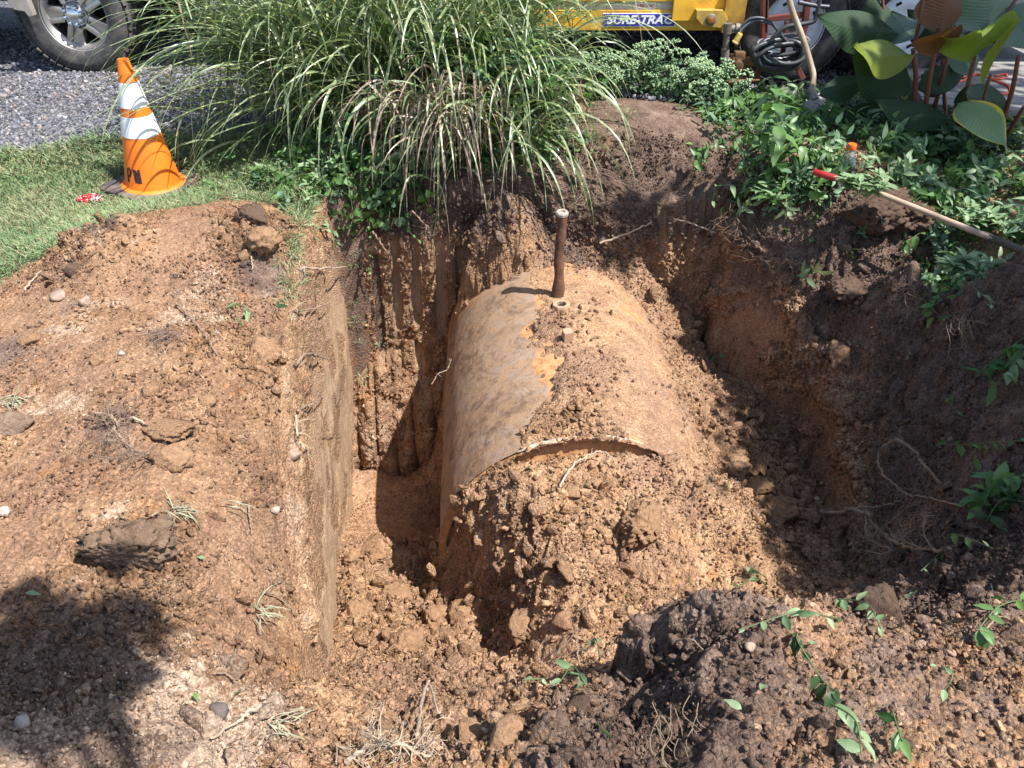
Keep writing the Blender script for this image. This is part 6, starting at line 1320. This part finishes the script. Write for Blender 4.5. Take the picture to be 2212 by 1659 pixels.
for i, (L, lab, nl2, sz, mt) in enumerate([
 ([(2000,500),(1960,530),(1935,560)], 'leafy sprig at the edge of the turf above the dark hollow', 9, .06, GRL),
 ([(2040,600),(2080,625),(2130,655),(2150,690)], 'long trailing sprig along the right rim', 12, .045, GRP_),
 ([(2212,740),(2160,790),(2110,830)], 'large leafy bunch at the right edge, upper one', 12, .085, GRL),
 ([(2212,760),(2190,820),(2140,845)], 'leaf bunch with broad pale leaves at the right edge', 9, .09, GRP_),
 ([(2212,960),(2150,975),(2090,970),(2040,975)], 'straight stemmed sprig pointing into the pit from the right edge', 12, .06, GRL),
 ([(2212,1040),(2160,1070),(2120,1110)], 'dense leafy bunch at the right edge beside the looped root', 14, .085, GRL),
 ([(2212,1090),(2180,1110),(2130,1140)], 'darker leafy bunch below the dense one at the right edge', 10, .07, GRD),
 ([(2150,1190),(2080,1170),(2040,1200),(1990,1260)], 'wilted sprig with clover shaped leaves below the thick root', 7, .045, GRP_),
 ([(1580,1290),(1625,1262),(1650,1290)], 'bent yellowish sprig at the top of the near dark mound', 6, .035, GRP_),
 ([(1600,1380),(1680,1350),(1740,1345),(1800,1370)], 'creeping sprig across the near dark mound', 9, .035, GRP_),
 ([(1715,1380),(1735,1430),(1765,1480),(1770,1510)], 'stem with a row of oval dark leaves on the near mound', 9, .045, GRD),
 ([(1790,1540),(1840,1600),(1860,1650)], 'long leaved sprig at the bottom right', 7, .055, GRP_),
 ([(1930,1560),(1960,1640)], 'small sprig at the bottom edge on the right', 5, .04, GRL),
 ([(1800,1310),(1860,1340),(1905,1380)], 'frayed grassy sprig beside the pale clover leaf', 8, .045, GRP_),
 ([(2212,1310),(2150,1350),(2100,1385)], 'sprig with scalloped leaves at the right edge of the near spoil', 9, .05, GRL),
 ([(2000,1450),(2020,1480),(2015,1510)], 'single yellow-green leaf pair on the near spoil', 3, .04, GRP_),
 ([(1270,1500),(1240,1480),(1215,1490)], 'small sprig with four leaves at the bottom of the pit edge', 6, .04, GRP_),
 ([(1260,1420),(1285,1400),(1300,1440)], 'tiny blue-green sprig on the shaded bank', 8, .022, GRB),
 ([(1180,1482),(1150,1490)], 'pair of small leaves lying on the near bank', 3, .035, GRP_),
 ([(1540,760),(1550,775),(1560,770)], 'small green leaf sprig on the debris right of the tank', 3, .045, GRL),
 ([(540,690),(520,685),(490,680)], 'wilted green sprig on the upper left heap', 8, .045, GRP_),
 ([(525,700),(515,725)], 'second wilted leaf below the sprig on the left heap', 2, .04, GRL),
 ([(600,672),(596,690)], 'dark green leaf at the left rim', 2, .045, GRD),
 ([(690,480),(700,500),(722,535)], 'leafy tuft hanging over the left rim near the corner', 9, .05, GRP_),
 ([(2060,860),(2050,880),(2075,900)], 'little sprig in the shaded right bank', 4, .04, GRL),
 ([(1960,760),(1955,775)], 'small leaf on the shaded ledge', 2, .04, GRP_),
 ([(1630,1240),(1600,1235),(1650,1250)], 'long narrow green leaf at the pit front', 3, .05, GRP_)]):
    pts = [hit(a_, b_, .03 + .03 * (j % 2)) for j, (a_, b_) in enumerate(L)]
    vine(pts, lab, nl2, sz, 'lance' if mt is not GRB else 'heart', mt, 'cut sprigs of weed', 'weed_sprig', 'sprig', .0017, asp=.5)
# dried grass bunches on the left heap
DG = simple("dried_grass", (.27, .255, .165), .8, var=.35, scale=30)
for (px, py, n_, lab) in ((375,1110,26,'bunch of dried grass clippings on the left heap above the big clod'),(545,1325,18,'small bundle of dried clippings on the smooth lower left slope'),(15,870,40,'tuft of pulled up grass at the left edge'),(590,1565,20,'dry straw bundle beside the grey stick'),(480,1090,5,'few straws beside the clippings')):
    p0 = hit(px, py, .012); r = np.random.default_rng(px); n = n_; P0_ = np.zeros((n, 3)) + r.normal(0, .012, (n, 3)) * [1.5, 1, .3]; D_ = np.stack([r.normal(.8, .5, n), r.normal(-.2, .6, n), r.uniform(.0, .5, n)], 1)
    V, F, A = blades(P0_, D_, r.uniform(.04, .10, n), np.full(n, .004), r.uniform(.2, .8, n), 4, r.random(n), np.zeros(n), r)
    o = link("dried_grass", mesh_np("dried_grass", V.reshape(-1, 3), F.reshape(-1, 4), DG, True)); o.location = p0; tagd(o, lab, "grass clippings", 'bunches of dried grass'); o['kind'] = 'thing'
# clover leaf and other single fallen leaves
for (px, py, sz, kind, lab) in ((1962,1318,.035,'w','round pale clover leaf standing on the near spoil'),(1700,1402,.02,'w','tiny pale leaf on the near mound'),(1650,1490,.030,'w','whitish dead leaf on the flank of the near mound'),(1752,1405,.024,'w','grey oval leaf on the near mound'),(525,1500,.045,'g','wilted curled leaf on the lower left slope'),(1325,1610,.035,'w','pale yellow leaf standing at the bottom edge'),(2115,1030,.05,'g','flat green leaf in the right bank shade'),(1890,1090,.04,'g','green leaf beside the looped root'),(1600,1545,.03,'w','pinkish leaf fragment on the near spoil'),(800,1508,.014,'g','tiny green leaf on the near bank'),(410,1505,.02,'g','green blade scrap on the pale sand'),(1355,1290,.012,'g','green fleck of leaf on the bank below the tank'),(1760,880,.02,'g','small leaf on the debris slope right of the tank'),(60,1290,.03,'w','pale bent straw leaf at the lower left edge'),(440,1215,.022,'w','white fragment of leaf beside the big clod')):
    v, f, a = leaf_geo(sz * 1.2, sz * (1.1 if 'clover' in lab else .55), 7, 5, .2, .2, 'heart' if 'clover' in lab else 'oval', .4, px); a['rnd'] = np.full(len(v), .7)
    o = link("fallen_leaf", mesh_np("fallen_leaf", v, f, GRP_ if kind == 'w' else GRL, True, a)); o.location = hit(px, py, .022 + (.03 if 'standing' in lab else 0)); o.rotation_euler = (random.gauss(0, .3) + (-1 if 'standing' in lab else 0), random.gauss(0, .3), random.uniform(0, 6)); tagd(o, lab, "leaf", "single fallen leaves")
# ---- broad leaved plants with red stems on the right
CD = leaf_mat("canna_dark", (.014, .034, .014), (.030, .058, .024), .6, .22, 'fine', spec=.25)
CYG = leaf_mat("canna_yellow_green", (.16, .22, .03), (.26, .30, .05), .4, .5, 'fine')
CBR = leaf_mat("canna_bronze", (.10, .045, .02), (.20, .075, .03), .4, .45, 'fine')
CGY = leaf_mat("canna_grey_green", (.075, .125, .085), (.13, .19, .14), .45, .2, 'fine', spec=.5)
CPE = leaf_mat("canna_pale_edge", (.17, .26, .12), (.24, .33, .16), .42, .3, 'fine', edge=(.62, .50, .06))
RST = simple("red_stem", (.14, .045, .03), .5, var=.4, scale=8, dirt=(.10, .09, .03), dirtamt=.5, spec=.4)
groups = {}
def canna(lab, base_px, stems_, leaves_):
    c = hit(*base_px); t_ = thing("broad_leaved_plant", lab, "plant", c, group='broad leaved plants with red stems')
    for path, r in stems_:
        S = smooth_path([atY(*q) - c for q in path], 8); b = MB(); b.tube(S, [r * (.65 + .35 * i / len(S)) for i in range(len(S))], 9); link("stem", b.mesh("canna_stem", RST, smooth=True, angle=80), t_)
    for (b0, t0, wv, wd, curl, mt, fold, wave, lb) in leaves_:
        o = big_leaf("leaf", None, None, atY(*b0), atY(*t0), Vector(wv), wd, curl, mt, fold, wave, parent=t_, rnd=random.random())
        if lb: o['label'] = lb
canna('broad leaved plant whose wavy yellow-green leaf points at the trailer wheel, leftmost red stem', (1965,330), [([(1972,105,4.15),(1978,160,4.15),(1974,230,4.17),(1962,320,4.2)], .016), ([(1998,-20,4.15),(1988,40,4.13),(1974,100,4.15)], .011)],
 [((1973,118,4.14),(1846,95,3.95),(.1,.75,.55),.20,.10,CYG,.3,.9,'yellow-green wavy leaf lit from behind'), ((1940,72,4.3),(1766,32,4.1),(.15,.55,.7),.21,.10,CD,.25,.6,None), ((1968,192,4.15),(1842,118,4.0),(.35,.3,.85),.26,.08,CD,.2,.3,None), ((1872,165,4.25),(1768,205,4.1),(.2,.7,.6),.13,.16,CD,.2,.5,None)])
canna('broad leaved plant with the bronze upright leaf at the top edge', (1992,300), [([(2030,60,4.1),(2022,100,4.1),(2005,190,4.12),(1992,300,4.2)], .014), ([(2050,110,4.2),(2030,190,4.2),(2002,290,4.25)], .013)],
 [((2030,72,4.1),(2052,-60,4.15),(1,.2,.1),.25,.03,CBR,.25,.3,'bronze leaf glowing orange'), ((2016,122,4.08),(2060,60,3.9),(1,.3,.0),.22,.10,CBR,.2,.4,'dark bronze leaf'), ((1975,85,4.25),(1925,25,4.4),(.6,.5,.5),.22,.05,CGY,.2,.4,None), ((2055,258,4.05),(1890,212,3.95),(.25,.55,.7),.15,.14,CD,.25,.6,None)])
canna('broad leaved plant with the big pale leaf edged in yellow', (2080,345), [([(2106,120,4.05),(2092,180,4.05),(2075,260,4.1),(2060,340,4.15)], .014), ([(2140,160,4.0),(2120,230,4.02),(2090,330,4.1)], .010), ([(2200,-10,4.2),(2160,60,4.15),(2125,160,4.1)], .012)],
 [((2068,226,4.0),(2176,318,3.72),(.9,.1,.35),.20,.06,CPE,.2,.5,'big pale green leaf with a yellow torn edge'), ((2104,128,4.05),(2120,70,3.8),(1,.1,.1),.36,.10,CYG,.35,.7,'wide yellow-green leaf with upturned sides'), ((2134,70,4.2),(2150,-70,4.2),(1,.2,.1),.34,.03,CGY,.25,.4,'grey-green leaf with pale stripes'), ((2098,165,4.2),(2070,60,4.3),(.9,.2,.3),.15,.03,CGY,.2,.3,None), ((1978,190,4.2),(2088,156,4.3),(.1,.5,.8),.14,.10,CD,.2,.4,None)])
canna('broad leaved plant at the right edge of the picture with a long rolled olive leaf', (2140,345), [([(2200,120,3.95),(2185,200,3.98),(2150,300,4.05),(2132,345,4.1)], .015), ([(2212,230,3.9),(2170,300,4.0),(2140,345,4.05)], .013)],
 [((2122,185,4.0),(2215,30,3.9),(.7,.3,.3),.07,.04,CYG,.9,.2,'rolled olive leaf'), ((2180,220,4.1),(2085,198,3.95),(.2,.6,.7),.17,.10,CD,.2,.4,None), ((2100,262,4.1),(2150,322,3.95),(.6,.4,.4),.14,.05,CD,.2,.4,None), ((2170,20,4.2),(2235,110,4.0),(.6,.1,.6),.24,.05,CGY,.2,.4,None), ((1815,262,4.2),(1925,226,4.3),(.2,.5,.8),.10,.1,CD,.2,.4,None)])
canna('dark broad leaved plant at the back of the group above the deck boards', (2045,300), [([(2040,-20,4.5),(2035,100,4.45),(2045,290,4.35)], .012), ([(1905,-20,4.5),(1915,90,4.45),(1940,230,4.4)], .011)],
 [((2035,90,4.4),(1960,20,4.45),(.5,.3,.8),.17,.08,CD,.2,.4,None), ((2040,130,4.4),(2110,60,4.45),(.6,.3,.6),.17,.08,CD,.2,.4,None), ((1915,60,4.4),(1880,-20,4.5),(.9,.3,.2),.16,.06,CD,.2,.4,None), ((2050,190,4.3),(1990,160,4.2),(.2,.4,.8),.14,.1,CD,.2,.4,None), ((2060,220,4.3),(2150,215,4.2),(.1,.4,.8),.15,.12,CD,.2,.5,None), ((1945,200,4.35),(1890,165,4.3),(.2,.5,.8),.13,.1,CD,.2,.4,None)])
# ---- unseen tree added beside the plot to shade the right bank and the plants
tree = thing("added_shade_tree", "leafy unseen tree added right of the plot, its boughs placed to shade the right bank", "tree", (6.2, 1.9, .1)); to = np.array(tree.location)
BARK = simple("tree_bark", (.16, .12, .09), .9, var=.4, scale=6, bump=.01)
mb = MB(); mb.tube(smooth_path([Vector((0, 0, -.1)), Vector((-.1, .1, 1.8)), Vector((-.05, .3, 3.6)), Vector((-.4, .5, 5.2))], 5), [.22, .21, .2, .19, .18, .17, .17, .16, .15, .15, .14, .13, .12, .11, .10, .09], 12)
trk = link("trunk", mb.mesh("trunk", BARK, smooth=True), tree)
sdv = np.array(sd_); r = np.random.default_rng(77); TL = []
shade = [(1950,780,-.4,.32,170,3.9),(2080,800,-.2,.34,180,3.8),(2150,950,-.1,.32,160,3.7),(2020,980,-.3,.32,160,3.8),(2120,1120,-.2,.26,100,3.7),(2200,1120,-.1,.3,120,3.7),
 (2000,40,.6,.4,300,4.3),(2150,90,.5,.4,260,4.3),(1900,310,.1,.35,320,4.1),(2050,250,.3,.35,200,4.2),(1980,200,.4,.35,150,4.2),(2150,180,.4,.3,120,4.2),(1780,260,.2,.25,50,4.2),(2150,300,.3,.3,80,4.2),(2000,120,.5,.35,110,4.3),(1900,60,.5,.3,70,4.3),(1450,380,.1,.14,30,3.9)]
for (px, py, z, rad, n, hgt) in shade:
    c = np.array(at(px, py, z)) + sdv * (hgt / sdv[2]); k = n
    p = c + r.normal(0, rad * .55, (k, 3)) * [1, 1, .6]
    mb = MB(); q = Vector((-.05, .3, 3.4)); e_ = Vector(c - to); mb.tube(smooth_path([q, q.lerp(e_, .5) + Vector((0, 0, .25)), e_], 5), [.05, .045, .04, .035, .03, .028, .025, .02, .018, .015, .012], 7); 
    link("bough", mb.mesh("bough", BARK, smooth=True), trk)
    TL.append(p)
def crown_of(TL, tree, to):
    TL = np.concatenate(TL); k = len(TL); V0, F0, A0 = leaf_geo(.13, .085, 4, 3, .2, .2, 'oval')
    rot = [np.array(Euler((r.normal(0, .5), r.normal(0, .5), r.uniform(0, 6.28))).to_matrix()) for _ in range(k)]
    V = np.concatenate([V0 @ R_.T + p - to for R_, p in zip(rot, TL)]); F = (F0[None] + (np.arange(k) * len(V0))[:, None, None]).reshape(-1, 4)
    link("crown", mesh_np("crown", V, F, GRL, True, dict(u=np.tile(A0['u'], k), v=np.tile(A0['v'], k), rnd=np.repeat(r.random(k), len(V0)))), tree)

crown_of(TL, tree, to)
added_tree = thing("added_shade_tree", "slender unseen tree added behind the viewpoint, its bough shading the lower left corner", "tree", (2.7, -2.0, .1)); to2 = np.array(added_tree.location); TL2 = []  # added out of view; its bough stands in for the viewer's own shadow
mb = MB(); mb.tube(smooth_path([Vector((0, 0, -.1)), Vector((.05, .05, 1.2)), Vector((0, .1, 2.4)), Vector((-.1, .1, 3.8))], 4), [.07, .068, .065, .062, .06, .057, .055, .05, .045, .04, .03, .025, .02], 10)
trk2 = link("trunk", mb.mesh("trunk_added", BARK, smooth=True), added_tree)
for (px, py, z, rad, n, hgt) in ((60,1450,.1,.20,110,3.2),(160,1440,.1,.13,50,3.2),(20,1560,.1,.18,40,3.3)):
    c = np.array(at(px, py, z)) + sdv * (hgt / sdv[2]); TL2.append(c + r.normal(0, rad * .6, (n, 3)) * [1, 1, .5]); e_ = Vector(c - to2)
    mb = MB(); mb.tube(smooth_path([Vector((0, .1, 2.4)), Vector((0, .1, 2.4)).lerp(e_, .5) + Vector((0, 0, .2)), e_], 5), [.03, .028, .026, .024, .022, .02, .018, .016, .014, .012, .01], 7); link("bough", mb.mesh("bough", BARK, smooth=True), trk2)
TL2.append(np.array([0, .1, 3.9]) + to2 + r.normal(0, .35, (400, 3)))
crown_of(TL2, added_tree, to2)
